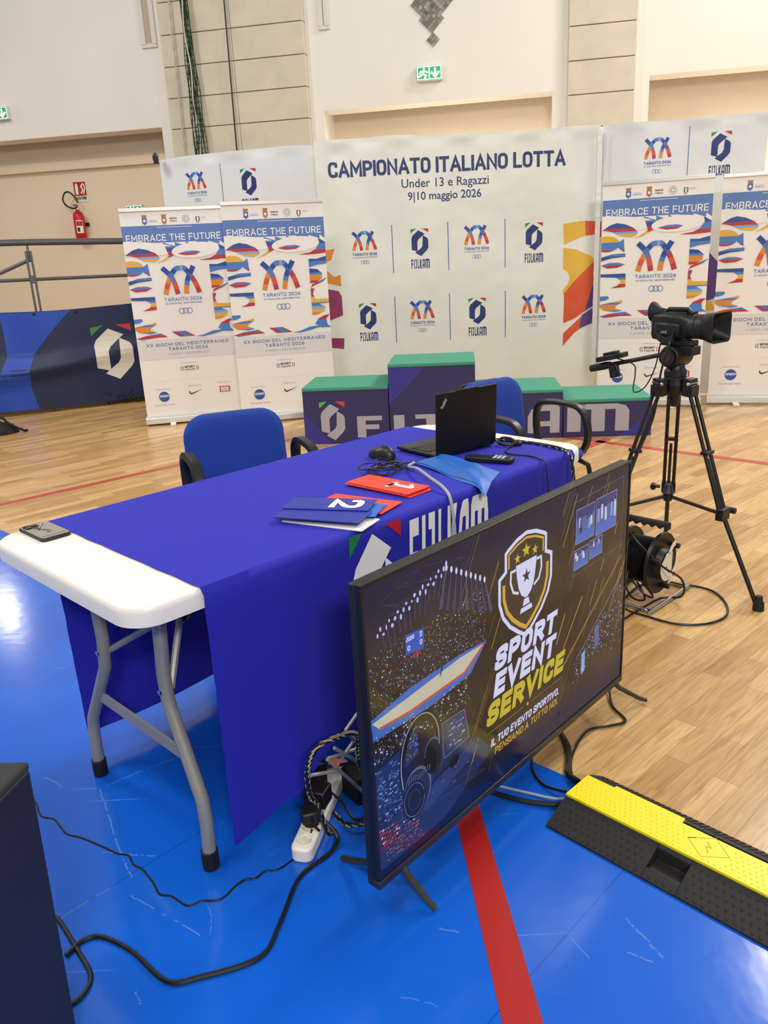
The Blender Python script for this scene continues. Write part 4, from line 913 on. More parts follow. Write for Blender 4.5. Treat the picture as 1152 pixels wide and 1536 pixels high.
# laptop
LY = 37.2
t = thing('laptop_computer', 'open black laptop seen from behind its lid', 'laptop', (.2885, 2.632, .7632), LY)
MB().box(-.1375, .1375, .0, .205, .004, .017, M_black).build('keyboard_base', t, bevel=.004)
b = MB()
for j in range(5):
    for i in range(13): b.box(-.125+i*.0193, -.125+i*.0193+.0165, .05+j*.019, .05+j*.019+.016, .017, .0188, M_dark)
b.build('keyboard', t); MB().box(-.045, .045, .15, .195, .0165, .0175, M_dark).build('touchpad', t)
lt = Matrix.Rotation(R(2), 4, 'X')
b = MB(); b.box(-.1375, .1375, -.009, 0, 0, .205, H('laptop_lid', '#0b0b0c', rough=.5, spec=.3), Matrix.Translation((0, .0, .014)) @ lt)
b.box(-.05, .05, -.009, 0, .203, .208, H('laptop_lid', '#0b0b0c', rough=.5, spec=.3), Matrix.Translation((0, .0, .014)) @ lt); b.build('lid', t, bevel=.003)
MB().box(-.128, .128, 0, .0008, .01, .198, H('laptop_screen', '#0c0d10', rough=.1), Matrix.Translation((0, .0, .0145)) @ lt).build('display', t)
for x in (-.09, .09): MB().tube([(x-.02, -.002, .014), (x+.02, -.002, .014)], .006, M_dark, 8).build('hinge', t)
P = Print(); M_lsil = H('laptop_badge', '#c8c8cc', rough=.3, metal=.6)
def tl_(a, c):
    q = R(56); return (-.114+a*math.cos(q)-c*math.sin(q), .152+a*math.sin(q)+c*math.cos(q))
P.btext('ThinkPad', 0, 0, .011, M_lsil, 1, fit=.036, off=.03, align='l', fn=tl_); P.poly(ell(*tl_(.019, .0115), .0016, .0016, 8), M_red, 2)
P.build('lid_badge', t, lambda x, y, d: tuple(Matrix.Translation((0, 0, .014)) @ lt @ Vector((x, -.0092-d, y))))
# mouse
t = TTH('computer_mouse', 'black computer mouse beside the laptop keyboard', 'mouse', 1.163, .45, 0)
b = MB(); rings = []
for k in range(9):
    th = math.pi/2*k/8; rings.append([(.031*math.cos(ph)*math.cos(th)**.6, .058*math.sin(ph)*math.cos(th)**.6, .003+.036*math.sin(th)*(1-.18*math.sin(ph))) for ph in [2*math.pi*i/20 for i in range(20)]])
b.loft(rings, M_black); b.build('mouse_shell', t, angle=60); MB().lathe([(0, -.004), (.011, -.003), (.011, .003), (0, .004)], M_dark, o=(0, -.03, .03), axis=(1, 0, 0), n=14).build('scroll_wheel', t)
# mouse cord bundle
pts = []
for k in range(46):
    a = k*.62; rr = .035+.018*math.sin(k*1.3); pts.append(onT(1.04+rr*1.25*math.cos(a)+.012*math.sin(k*.37), .315+rr*1.6*math.sin(a), .766+.010*(1+math.sin(k*.9))))
cable('mouse_cord', [onT(1.163, .388, .768), onT(1.12, .36, .767)]+pts+[onT(1.2, .30, .767), onT(1.24, .285, .768)], .0022, 'tangled thin black mouse cord in a coil on the tablecloth', 'cord', n=5)
# grey hose arching to the front edge
M_hose = H('grey_sleeve', '#a3a9b1', rough=.3)
cable('grey_cable', [onT(1.16, .30, .768), onT(1.10, .27, .772), onT(1.055, .19, .786), onT(1.0, .09, .785), onT(.965, .01, .776), onT(.945, -.032, .75), onT(.935, -.052, .66), onT(.93, -.06, .5), onT(.94, -.09, .3), onT(1.0, -.1, .1), onT(1.04, -.11, .02)], .0048, 'pale grey cable running down the front of the tablecloth', n=8, m=M_hose)
# light blue folder / cloth pouch
M_pouch = H('pouch_blue', '#1f63bd', rough=.5, bump=.3, bscale=60)
t = TTH('document_pouch', 'light blue fabric pouch sagging over the table edge', 'pouch', 0, 0, 0, z=0)
b = MB(); N1, N2 = 26, 14
ctl = [(1.165, .315), (1.275, .29), (1.225, .005), (1.05, -.07)]
def pouch(u, v, lift):
    ax = (1-u)*(1-v)*ctl[0][0]+u*(1-v)*ctl[1][0]+u*v*ctl[2][0]+(1-u)*v*ctl[3][0]; ay = (1-u)*(1-v)*ctl[0][1]+u*(1-v)*ctl[1][1]+u*v*ctl[2][1]+(1-u)*v*ctl[3][1]
    z = .766+lift*(1-abs(2*u-1)**4)*(1-abs(2*v-1)**6)+.004*math.sin(14*u+7*v)*math.sin(math.pi*v)
    if ay < -.038: z -= ((-.038-ay)/.04)*.03; 
    z += .012*math.exp(-((v-.72)/.1)**2)*math.sin(math.pi*u)+.010*math.exp(-((u-.85)/.12)**2)*(1-v)
    return (ax, ay, z)
for lf, flip in ((.014, 0), (0, 1)):
    vs = [pouch(i/N1, j/N2, lf) if not flip else tuple(Vector(pouch(i/N1, j/N2, .0))-Vector((0, 0, .002))) for j in range(N2+1) for i in range(N1+1)]
    b.add(vs, [(j*(N1+1)+i, j*(N1+1)+i+1, (j+1)*(N1+1)+i+1, (j+1)*(N1+1)+i) for j in range(N2) for i in range(N1)], M_pouch)
b.build('pouch_body', t, angle=60, fix=False)
b = MB(); pp = [Vector(pouch(.04, j/20, .014))+Vector((0, 0, .0015)) for j in range(1, 20)]; b.tube(pp, .0014, H('pouch_seam', '#1f5db0', rough=.6), 5); b.build('seam_piping', t)
# remote control
t = TTH('remote_control', 'black remote control with pale keys beside the laptop', 'remote', 1.318, .115, 18)
b = MB(); b.prism(rrect(-.022, .022, -.08, .08, .01, 4), 0, .017, M_black, lambda x, y, d: (x, y, d)); b.build('remote_body', t, bevel=.004)
b = MB()
for j in range(9):
    for i in range(3): b.box(-.016+i*.012, -.016+i*.012+.008, -.066+j*.014, -.066+j*.014+.008, .017, .0188, H('remote_key', '#c9c9c5', rough=.5) if j in (1, 2, 3) else M_dark)
b.build('remote_keys', t)
# headset and cords at the far end
M_br = H('braid_thread', '#b9a45c', rough=.7)
cable('braided_cable', [onT(1.50, .33, .768), onT(1.57, .28, .768), onT(1.59, .20, .768), onT(1.595, .10, .768), onT(1.57, .0, .768), onT(1.545, -.045, .755), onT(1.53, -.07, .68), onT(1.52, -.075, .55), onT(1.50, -.08, .3), onT(1.46, -.09, .02)], .0055, 'braided black cable falling over the far corner of the tablecloth', stripes=H('braid_pale', '#d8d4c8', rough=.7), n=12)
t = TTH('earphone', 'black clip earphone lying by the laptop', 'earphone', 1.53, .20, 20)
b = MB(); b.tube(smooth([(0, -.03, .012), (.02, -.01, .02), (.02, .02, .022), (0, .03, .014), (-.02, .015, .01), (-.015, -.015, .008)], 5, True), .0055, M_black, 6, True); b.build('ear_hook', t)
b = MB(); b.lathe([(0, 0), (.015, 0), (.016, .012), (.008, .02), (0, .02)], M_black, o=(.01, -.035, .0), n=14); b.build('ear_bud', t)
cable('thin_black_cord', [onT(1.52, .17, .766), onT(1.47, .16, .766), onT(1.43, .12, .766), onT(1.44, .05, .766), onT(1.42, -.01, .767), onT(1.40, -.045, .755), onT(1.385, -.066, .66), onT(1.365, -.072, .52), onT(1.35, -.085, .3), onT(1.33, -.1, .02)], .0025, 'thin black cord running from the remote over the cloth front', 'cord')

# ------------------------------------------------------------------ television on feet, screen facing the lens
TVW, TZ0, TZ1 = 1.135, .092, .812
t = thing('television', 'large flat television on metal feet showing an event company picture', 'television', (-.0547, 1.416, 0), 46.8)
M_tvf = H('tv_bezel', '#26272b', rough=.35, metal=.5); M_tvb = H('tv_back', '#1a1b1e', rough=.5)
x0, x1 = -.012, 1.128
b = MB(); b.box(x0, x1, 0, .022, TZ0, TZ1, M_tvb); b.box(x0+.15, x1-.15, .022, .065, TZ0+.06, TZ0+.45, M_tvb); b.build('back_housing', t, bevel=.004)
b = MB(); b.box(x0, x1, -.014, .004, TZ1-.008, TZ1, M_tvf); b.box(x0, x1, -.015, .004, TZ0, TZ0+.020, H('tv_chin', '#4b4a4d', rough=.3, metal=.7)); b.box(x0, x0+.008, -.014, .004, TZ0+.022, TZ1-.008, M_tvf); b.box(x1-.008, x1, -.014, .004, TZ0+.022, TZ1-.008, M_tvf); b.build('bezel', t, bevel=.0015)
def leg_(xa, xb, ya):
    b = MB(); b.loft([[(xa-.012, 0+s*.004, TZ0+.03), (xa+.012, s*.004, TZ0+.03), (xa+.012, s*.004, TZ0), (xa-.012, s*.004, TZ0)][::1] for s in (0, 1)], M_grey_metal) if False else None
    b.tube([(xa, 0, TZ0+.02), (xa*.75+xb*.25, ya*.25, .075), (xb*.8+xa*.2, ya*.8, .024), (xb, ya, .011)], [.011, .010, .009, .008], H('foot_metal', '#4a4a4c', rough=.35, metal=.6), 8, sy=.8); return b.build('foot', t)
leg_(.07, .091, -.085); leg_(.07, .07, .19); leg_(1.08, 1.19, -.07); leg_(1.08, 1.09, .19)
# screen glass with dim picture ground; the floor's reflection is painted into its glow
def screen_mat():
    m = bpy.data.materials.new('screen_ground'); m.use_nodes = True; nt = m.node_tree; L = nt.links.new; b = nt.nodes['Principled BSDF']
    b.inputs['Base Color'].default_value = (.006, .006, .008, 1); b.inputs['Roughness'].default_value = .12; b.inputs['Specular IOR Level'].default_value = .32
    tc = nt.nodes.new('ShaderNodeTexCoord'); n = nt.nodes.new('ShaderNodeTexNoise'); n.inputs['Scale'].default_value = 3.2; n.inputs['Detail'].default_value = 5; L(tc.outputs['Object'], n.inputs['Vector'])
    rp = nt.nodes.new('ShaderNodeValToRGB'); e = rp.color_ramp.elements; e[0].position = .32; e[0].color = (*s2l('#241f22'), 1); e[1].position = .72; e[1].color = (*s2l('#57483c'), 1); q = e.new(.5); q.color = (*s2l('#3b322e'), 1)
    L(n.outputs['Fac'], rp.inputs['Fac'])
    sp = nt.nodes.new('ShaderNodeSeparateXYZ'); L(tc.outputs['Object'], sp.inputs[0])
    def ramp(src, a, c):
        r = nt.nodes.new('ShaderNodeMapRange'); r.inputs['From Min'].default_value = a; r.inputs['From Max'].default_value = c; r.interpolation_type = 'SMOOTHSTEP'; L(src, r.inputs['Value']); return r.outputs[0]
    def math_(op, a, c):
        k = nt.nodes.new('ShaderNodeMath'); k.operation = op; L(a, k.inputs[0])
        (L(c, k.inputs[1]) if not isinstance(c, (int, float)) else setattr(k.inputs[1], 'default_value', c)); return k.outputs[0]
    top = ramp(math_('ADD', sp.outputs['Z'], math_('MULTIPLY', sp.outputs['X'], -.05)), .60, .77); bot = ramp(sp.outputs['Z'], .26, .12)
    lef = ramp(sp.outputs['X'], .30, .02); low = math_('MULTIPLY', lef, ramp(sp.outputs['Z'], .45, .36))
    fac = math_('MAXIMUM', math_('MAXIMUM', top, bot), low)
    mx = nt.nodes.new('ShaderNodeMix'); mx.data_type = 'RGBA'; L(fac, mx.inputs[0]); L(rp.outputs['Color'], mx.inputs[6]); mx.inputs[7].default_value = (*s2l('#0d1a45'), 1)
    L(mx.outputs[2], b.inputs['Emission Color']); b.inputs['Emission Strength'].default_value = .8
    return m
MB().box(x0+.008, x1-.008, -.011, -.004, TZ0+.022, TZ1-.008, screen_mat()).build('screen', t)
def E(hexa, k=1.0):
    n = 'screen_'+hexa.strip('#'); return mat(n, (.008, .008, .01), rough=.15, emit=s2l(hexa), es=k*1.3)
e_w = E('#c9cbea'); e_w2 = E('#b9bde0'); e_go = E('#c49a3c'); e_gd = E('#b9a92e'); e_br = E('#2c2624'); e_gs = E('#8a6a2c'); e_gs2 = E('#6b5528'); e_cr = E('#b9b6a4'); e_bl = E('#3a63b8'); e_bd = E('#1d3276'); e_or = E('#c0502c'); e_bk = E('#131218'); e_bk2 = E('#22232e'); e_lt = E('#aab4ee'); e_bm = E('#3a3f66'); e_bm2 = E('#2c3054'); e_bm3 = E('#262844'); e_pi = E('#4a5a9c'); e_pw = E('#c5cbe6'); e_sc = E('#2350b4'); e_rd = E('#c8283c'); e_gr = E('#5a5f78'); e_hl = E('#8087a4'); e_ol = E('#5a5418'); e_cy = E('#7d9ed8')
P = Print(); rnd = random.Random(3)
def quad(x, y, s, m, L, sk=0): P.poly([(x-s, y-s), (x+s, y-s+sk), (x+s, y+s+sk), (x-s, y+s)], m, L)
# arena: roof lamps, beams, crowd, scoreboard, mat
for i in range(26):
    k = i/25; x = .03+.225*k; z = .69+.075*k+.01*math.sin(i*2.1); P.poly(ell(x, z, rnd.uniform(.002, .0045), rnd.uniform(.003, .007), 8), e_lt, 3)
    if i % 2: P.poly([(x-.001, z), (x+.002, z), (x+.004-.03*(k-.5), z-.05), (x-.006-.03*(k-.5), z-.05)], e_bm3, 2)
for i in range(9):
    k = i/8; x = .255+.14*k; z = .763-.075*k; P.poly(ell(x, z, .004, .008, 8), e_w, 4); P.poly([(x-.002, z), (x+.002, z), (x+.002-.05*(.4-k), z-.09), (x-.011-.05*(.4-k), z-.09)], e_bm2 if k % .5 else e_bm, 3)
for i in range(40): P.line([(.02+rnd.random()*.36, .66+rnd.random()*.12) for _ in (0, 1)] if False else [(x_ := .02+rnd.random()*.33, z_ := .69+rnd.random()*.1), (x_+.04, z_+.012*rnd.uniform(-1, 1))], .0012, e_bm2, 2)
for i in range(1500):
    x = rnd.uniform(.0, .40); z = .505+.04*x+rnd.random()**1.4*.15
    quad(x, z, rnd.uniform(.0005, .0016), rnd.choice((e_w2, e_gr, e_gr, e_bm, e_gs, e_gs2, e_bl, e_hl)), 2)
P.poly([(-.003, .512), (.12, .532), (.298, .536), (.40, .53), (.335, .47), (.20, .455), (.0, .46)], e_bl, 3); P.poly([(.0, .503), (.298, .528), (.388, .526), (.31, .483), (.12, .476), (.02, .482)], e_cr, 4)
P.line([(.02, .482), (.12, .476), (.31, .483), (.385, .523)], .006, e_or, 5); P.poly([(.225, .515), (.232, .53), (.235, .548), (.229, .548), (.226, .53), (.22, .512)], e_bk2, 6)
for i in range(420):
    x = rnd.uniform(.0, .33); z = rnd.uniform(.40, .468); quad(x, z, rnd.uniform(.0008, .002), rnd.choice((e_ol, e_gr, e_gs2, e_w2, e_bk2)), 4)
P.poly([(.112, .612), (.172, .607), (.172, .652), (.112, .659)], e_sc, 3); P.text('JUDO', .127, .641, .010, e_w, 4, wt=.2, fit=.026); P.text('2', .162, .637, .012, e_w, 4, wt=.2); P.text('0', .162, .618, .012, e_w, 4, wt=.2); P.text('0', .122, .619, .012, e_w, 4, wt=.2); P.text('4:00', .146, .598, .010, e_rd, 4, wt=.2, fit=.026)
# shield, cup, stars
shp = [(.572, .752), (.53, .744), (.492, .728), (.482, .722), (.482, .676), (.455, .663), (.455, .60), (.470, .56), (.50, .525), (.54, .495), (.572, .475)]
full = shp+[(1.144-x, z) for x, z in shp[-2:0:-1]]
P.poly(full, e_br, 3); P.line(full+[full[0], full[1]], .010, e_w, 6)
inn = [(.572+(x-.572)*.86, .615+(z-.615)*.87) for x, z in full]
lo = [p for p in inn if p[1] < .66 and p[1] < .655]; lo = [(.473, .645), (.474, .605), (.487, .57), (.512, .54), (.546, .513), (.572, .498)]
P.line(lo+[(1.144-x, z) for x, z in lo[-2::-1]], .011, e_go, 5)
hi = [(.495, .68), (.495, .716), (.532, .731), (.572, .739)]; P.line(hi+[(1.144-x, z) for x, z in hi[-2::-1]], .006, e_go, 5)
def star(cx, cy, r, m, L): P.poly([(cx+(r if k % 2 == 0 else r*.42)*math.sin(k*math.pi/5), cy+(r if k % 2 == 0 else r*.42)*math.cos(k*math.pi/5)) for k in range(10)], m, L)
star(.532, .695, .014, e_gd, 6); star(.571, .706, .020, e_gd, 6); star(.611, .696, .014, e_gd, 6)
cup = [(.525, .678), (.53, .645), (.537, .615), (.55, .592), (.566, .581)]; P.poly(cup+[(1.144-x, z) for x, z in cup[::-1]], e_w, 6); star(.572, .638, .020, e_br, 7)
P.poly([(.562, .578), (.582, .578), (.588, .56), (.556, .56)], e_w, 6); P.poly([(.548, .556), (.596, .556), (.6, .543), (.544, .543)], e_w, 6)
for sg in (-1, 1): P.line([(.572+sg*.047, .668), (.572+sg*.068, .668), (.572+sg*.07, .64), (.572+sg*.058, .612), (.572+sg*.035, .602)], .007, e_w, 6)
# titles
P.text('SPORT', .572, .430, .060, e_w, 7, wt=.27, fit=.285, shear=.22, gap=.1); P.text('EVENT', .568, .360, .062, e_w, 7, wt=.27, fit=.285, shear=.22, gap=.1); P.text('SERVICE', .576, .290, .062, e_gd, 7, wt=.27, fit=.365, shear=.22, gap=.1)
P.line([(.405, .271), (.563, .271)], .002, e_gs, 6); P.line([(.598, .271), (.756, .271)], .002, e_gs, 6); P.poly(ell(.581, .271, .005, .005, 10), e_go, 6)
P.text('IL TUO EVENTO SPORTIVO,', .576, .226, .021, e_w, 6, wt=.2, fit=.325, shear=.2); P.text('PENSIAMO A TUTTO NOI.', .582, .197, .020, e_go, 6, wt=.16, fit=.305, shear=.2)
# gold streaks
for i in range(64):
    x = rnd.choice((rnd.uniform(.30, .46), rnd.uniform(.68, .84), rnd.uniform(.86, 1.08), rnd.uniform(.9, 1.1))); z = rnd.uniform(.16, .76); l = rnd.uniform(.03, .14)
    P.line([(x, z), (x+l*.55, z+l)], rnd.uniform(.0008, .0024), rnd.choice((e_gs, e_gs2, e_gs2, e_go)), 3)
P.line([(.76, .30), (1.09, .53)], .010, e_gs2, 2); P.line([(.74, .33), (.86, .48)], .006, e_gs, 3); P.line([(.78, .60), (.9, .79)], .005, e_gs2, 3)
# match pictures and far crowd
def shot(xa, xb, za, zb):
    P.rect(xa, xb, za, zb, e_pi, 3); P.rect(xa, xb, za, za+(zb-za)*.28, e_bl, 4); P.rect(xa, xb, za+(zb-za)*.72, zb, e_bd, 4)
    for i in range(int((xb-xa)/.014)):
        x = xa+.008+rnd.random()*(xb-xa-.016); z = za+.02+rnd.random()*(zb-za)*.25; h = (zb-za)*rnd.uniform(.3, .5); m = rnd.choice((e_pw, e_pw, e_bd, e_cy))
        P.poly([(x-.005, z), (x-.001, z), (x, z+h*.4), (x+.002, z), (x+.006, z), (x+.004, z+h*.8), (x-.004, z+h*.8)], m, 5); P.poly(ell(x, z+h*.92, .0035, .005, 8), e_bk2, 5)
    P.line([(xa, za), (xb, za), (xb, zb), (xa, zb), (xa, za), (xb, za)], .0022, e_hl, 6)
shot(.815, .915, .645, .742); shot(.925, 1.045, .638, .745); shot(.808, .885, .572, .628); shot(.893, .965, .578, .632)
P.line([(.80, .555), (1.08, .565), (1.085, .775), (.80, .765), (.80, .555), (1.0, .562)], .0016, e_gr, 3)
for i in range(420):
    x = rnd.uniform(.82, 1.11); z = .22+.62*(x-.82)*.9*rnd.random()+rnd.random()*.14
    if z < .16+.55*(x-.80)+.12: quad(x, z, rnd.uniform(.0008, .0022), rnd.choice((e_gr, e_w2, e_cy, e_hl, e_bm)), 2)
P.poly([(.865, .23), (.885, .235), (.885, .30), (.865, .295)], e_cy, 3); P.poly([(.94, .28), (.965, .285), (.965, .36), (.94, .35)], e_pi, 3); P.line([(.85, .30), (1.1, .47)], .002, e_hl, 3); P.line([(.85, .27), (1.1, .42)], .002, e_gr, 3)
# desk: monitors, mixing console, headphones
e_dk = E('#1c2750'); e_dk2 = E('#28356a')
P.poly([(.0, .26), (.10, .30), (.24, .315), (.36, .29), (.42, .22), (.22, .135), (.0, .135)], e_dk, 2); P.poly([(.12, .235), (.34, .285), (.37, .255), (.16, .195)], e_dk2, 3)
P.poly([(.0, .385), (.08, .40), (.085, .25), (.0, .235)], e_dk, 2)
for i in range(26): x = rnd.uniform(.16, .36); z = rnd.uniform(.21, .285); P.rect(x, x+rnd.uniform(.004, .012), z, z+.0025, rnd.choice((e_bk, e_gr, e_bm)), 4)
P.poly([(.228, .297), (.325, .305), (.308, .388), (.222, .392)], e_bm2, 4); P.line([(.228, .297), (.325, .305), (.308, .388), (.222, .392), (.228, .297)], .003, e_gr, 5)
for i in range(46): x = rnd.uniform(.236, .30); z = rnd.uniform(.312, .378); P.rect(x, x+rnd.uniform(.003, .014), z, z+.003, rnd.choice((e_cy, e_pi, e_bl)), 5)
for i in range(120):
    x = rnd.uniform(.0, .075); z = rnd.uniform(.245, .385); P.rect(x, x+rnd.uniform(.002, .010), z, z+.0035, rnd.choice((e_cy, e_pi, e_bl, e_gr, e_bm)), 3)
P.poly([(.085, .43), (.135, .44), (.14, .36), (.09, .345)], e_bm2, 3)
for i in range(40): x = rnd.uniform(.09, .135); z = rnd.uniform(.36, .43); P.rect(x, x+.006, z, z+.004, rnd.choice((e_pi, e_bl, e_ol)), 4)
for j in range(9):
    for i in range(13):
        x = .0+i*.0095+j*.003+rnd.uniform(-.002, .002); z = .232-j*.0105-i*.0012+rnd.uniform(-.003, .003)
        k_ = rnd.uniform(.003, .0085); P.poly([(x, z), (x+k_, z+.0015), (x+k_, z+.0055), (x, z+.004)], rnd.choice((e_rd, e_or, e_w2, e_gr, e_bm)) if j < 5 else rnd.choice((e_bm, e_gr, e_bd, e_pi)), 4)
for j in range(5): P.line([(.06+j*.012, .245-.01*j), (.27+j*.03, .30-.03*j)], .0012, e_bm, 3)
band = [(.086, .29), (.082, .34), (.09, .39), (.112, .428), (.142, .445), (.175, .44), (.2, .415), (.213, .38), (.214, .34)]
P.line([tuple(p)[:2] for p in smooth([(a, c, 0) for a, c in band], 5)], .019, e_bk, 6); P.line([tuple(p)[:2] for p in smooth([(a-.003, c+.006, 0) for a, c in band], 5)], .003, e_hl, 7)
P.poly(ell(.193, .327, .032, .05, 24, 12), e_bm, 6); P.poly(ell(.19, .325, .03, .048, 24, 12), e_bk2, 7); P.poly(ell(.178, .322, .022, .040, 24, 12), e_bk, 8); P.line(ell(.19, .325, .03, .048, 24, 12, 40, 160), .003, e_gr, 8)
P.poly(ell(.132, .272, .046, .056, 24, 12), e_gr, 7); P.poly(ell(.129, .268, .044, .054, 24, 12), e_bk2, 8); P.poly(ell(.118, .25, .040, .050, 24, 12), e_bk, 9); P.line(ell(.118, .25, .034, .043, 24, 12), .002, e_gr, 10); P.line(ell(.118, .25, .020, .026, 20, 12), .0015, e_bm, 10)
for k in range(10): P.line([(.10+.008*k, .296+.003*math.sin(k)), (.104+.008*k, .31+.004*math.sin(k))], .002, e_gr, 9)
P.poly(ell(.265, .27, .02, .014, 16, 20), e_bk, 6); P.line([(.14, .235), (.2, .262), (.25, .268)], .004, e_bk, 6)
P.build('screen_picture', t, lambda x, y, d: (x, -.0112-d, y), step=.00012)

# ------------------------------------------------------------------ cables, power strip behind the television
cable('power_cable', [(-.735, 1.35, .008), (-.712, 1.389, .008), (-.67, 1.395, .008), (-.591, 1.351, .008), (-.499, 1.273, .008), (-.431, 1.278, .008), (-.312, 1.32, .008), (-.279, 1.407, .008), (-.246, 1.544, .008), (-.178, 1.617, .01), (-.16, 1.66, .02), (-.19, 1.69, .045), (-.215, 1.70, .05)], .0055, 'thick black power cable curving across the mat to the power strip')
cable('audio_cable', [(-1.07, 1.911, 0.004), (-1.023, 1.893, 0.004), (-0.979, 1.826, 0.004), (-0.933, 1.806, 0.004), (-0.881, 1.748, 0.004), (-0.833, 1.728, 0.004), (-0.761, 1.687, 0.004), (-0.718, 1.661, 0.004), (-0.689, 1.653, 0.004), (-0.666, 1.619, 0.004), (-0.64, 1.602, 0.004), (-0.602, 1.557, 0.004), (-0.575, 1.517, 0.004), (-0.545, 1.509, 0.004), (-0.501, 1.477, 0.004), (-0.471, 1.489, 0.004), (-0.427, 1.491, 0.004), (-0.397, 1.532, 0.004), (-0.375, 1.55, 0.004), (-0.354, 1.551, 0.004), (-0.332, 1.574, 0.004), (-0.303, 1.576, 0.004), (-0.264, 1.614, 0.004)]+[(-.235, 1.64, .02), (-.222, 1.66, .05)], .0028, 'thin wavy black cable crossing the mat past the table foot', n=4)
cable('loop_cable', [(-.80, 1.46, .006), (-.786, 1.449, .006), (-.713, 1.362, .006), (-.662, 1.292, .006), (-.673, 1.238, .006), (-.73, 1.215, .006)], .0055, 'short loop of black cable beside the dark box')
t = thing('power_strip', 'white power strip with red lit switch on the mat', 'power strip', (-.205, 1.78, .003), -13)
b = MB(); b.prism(rrect(-.028, .028, -.19, .19, .02, 4), 0, .04, M_white_pl, lambda x, y, d: (x, y, d)); b.build('strip_body', t, bevel=.006)
for y in (-.155, -.11): 
    b = MB(); b.lathe([(.017, 0), (.018, .003), (.015, .001), (.015, -.004), (0, -.004)], H('socket_cream', '#e9e3cf', rough=.5), o=(0, y, .041), n=16); b.build('socket', t)
MB().box(-.014, .014, .145, .168, .04, .046, mat('switch_red', s2l('#d01810'), rough=.3, emit=s2l('#ff2a18'), es=.8)).build('switch', t, bevel=.002)
def plug(label, loc, rz, sx, sy, sz, name='power_adapter'):
    t = thing(name, label, 'plug', loc, rz)
    b = MB(); b.box(-sx/2, sx/2, -sy/2, sy/2, 0, sz, M_black); b.build('adapter_body', t, bevel=.005)
    MB().lathe([(.02, -.012), (.02, 0)], M_black_soft, n=14).build('plug_base', t)
    MB().tube(smooth([(0, -sy/2, sz*.5), (0, -sy/2-.02, sz*.5), (.01, -sy/2-.04, sz*.3)], 4), .004, M_cable, 6).build('strain_relief', t)
plug('boxy black power adapter in the middle of the power strip', (-.212, 1.755, .055), -20, .062, .055, .05)
plug('black plug nearest the free sockets of the power strip', (-.226, 1.69, .055), 15, .05, .042, .032)
plug('black plug beside the red switch of the power strip', (-.215, 1.85, .055), 5, .045, .05, .07)
t = thing('power_supply', 'black power brick among the cables behind the television', 'power brick', (-.085, 1.86, .003), 35)
MB().box(-.06, .06, -.04, .04, 0, .085, M_black_soft).build('brick_body', t, bevel=.008); MB().lathe([(.01, 0), (.006, .05)], M_black, o=(.06, 0, .04), axis=(1, 0, 0), n=10).build('cord_exit', t)
M_br2 = H('braid_gold', '#a8986a', rough=.7)
def braided(pts, label, r=.006): return cable('braided_cable', pts, r, label, stripes=M_br2, n=14)
braided([(-.17, 1.70, .012), (-.18, 1.63, .06), (-.194, 1.606, .161), (-.209, 1.591, .198), (-.212, 1.588, .257), (-.203, 1.597, .296), (-.183, 1.617, .317), (-.15, 1.65, .315), (-.111, 1.689, .302), (-.08, 1.70, .285), (-.02, 1.75, .25), (.03, 1.80, .15), (.06, 1.84, .02)], 'braided black cable arching over the power strip behind the television')
braided([(-.05, 1.69, .31), (-.073, 1.677, .307), (-.09, 1.66, .292), (-.094, 1.655, .262), (-.088, 1.662, .235), (-.075, 1.672, .262), (-.08, 1.668, .29), (-.092, 1.655, .27), (-.09, 1.66, .225), (-.07, 1.68, .20), (-.02, 1.74, .12), (.05, 1.82, .02)], 'bunched braided black cable hanging close behind the television edge', .0055)
braided([(-.17, 1.72, .045), (-.13, 1.68, .04), (-.07, 1.70, .035), (-.02, 1.74, .04), (.02, 1.78, .08), (-.02, 1.80, .2), (-.05, 1.83, .27)], 'braided black cable looping low behind the television foot')
cable('thin_loop_cable', [(-.20, 1.82, .055), (-.15, 1.78, .03), (-.12, 1.74, .01), (-.08, 1.76, .012), (-.07, 1.82, .06), (-.05, 1.86, .12), (.02, 1.9, .14)], .004, 'thin black cable looping between power strip and black brick')
cable('switch_cable', [(-.215, 1.90, .055), (-.17, 1.905, .06), (-.10, 1.90, .07), (-.02, 1.92, .08)], .0045, 'black cable leaving the switch end of the power strip')
b = MB()
for a, c in (((-.151, 1.669, .276), (-.106, 1.714, .208)), ((-.167, 1.653, .258), (-.103, 1.717, .236)), ((-.168, 1.652, .257), (-.15, 1.67, .22)), ((-.15, 1.67, .222), (-.103, 1.717, .265)), ((-.206, 1.614, .241), (-.153, 1.667, .212)), ((-.123, 1.697, .305), (-.06, 1.76, .36)), ((-.103, 1.717, .265), (-.123, 1.697, .305)), ((-.103, 1.717, .236), (-.03, 1.79, .004)), ((-.106, 1.714, .208), (.02, 1.80, .004)), ((-.15, 1.67, .22), (-.06, 1.80, .004))):
    b.tube([a, c], .0045, M_grey_metal, 8)
tag(b.build('folded_wire_stand'), 'small folded grey wire stand behind the power strip', 'stand')
M_wh = H('grey_strap', '#aeb2b8', rough=.4)
cable('cable_tie', [(-.175, 1.885, .055), (-.2, 1.87, .062), (-.235, 1.845, .05), (-.25, 1.83, .03)], .007, 'pale grey cable tie loop across the power strip', 'cable tie', m=M_wh)

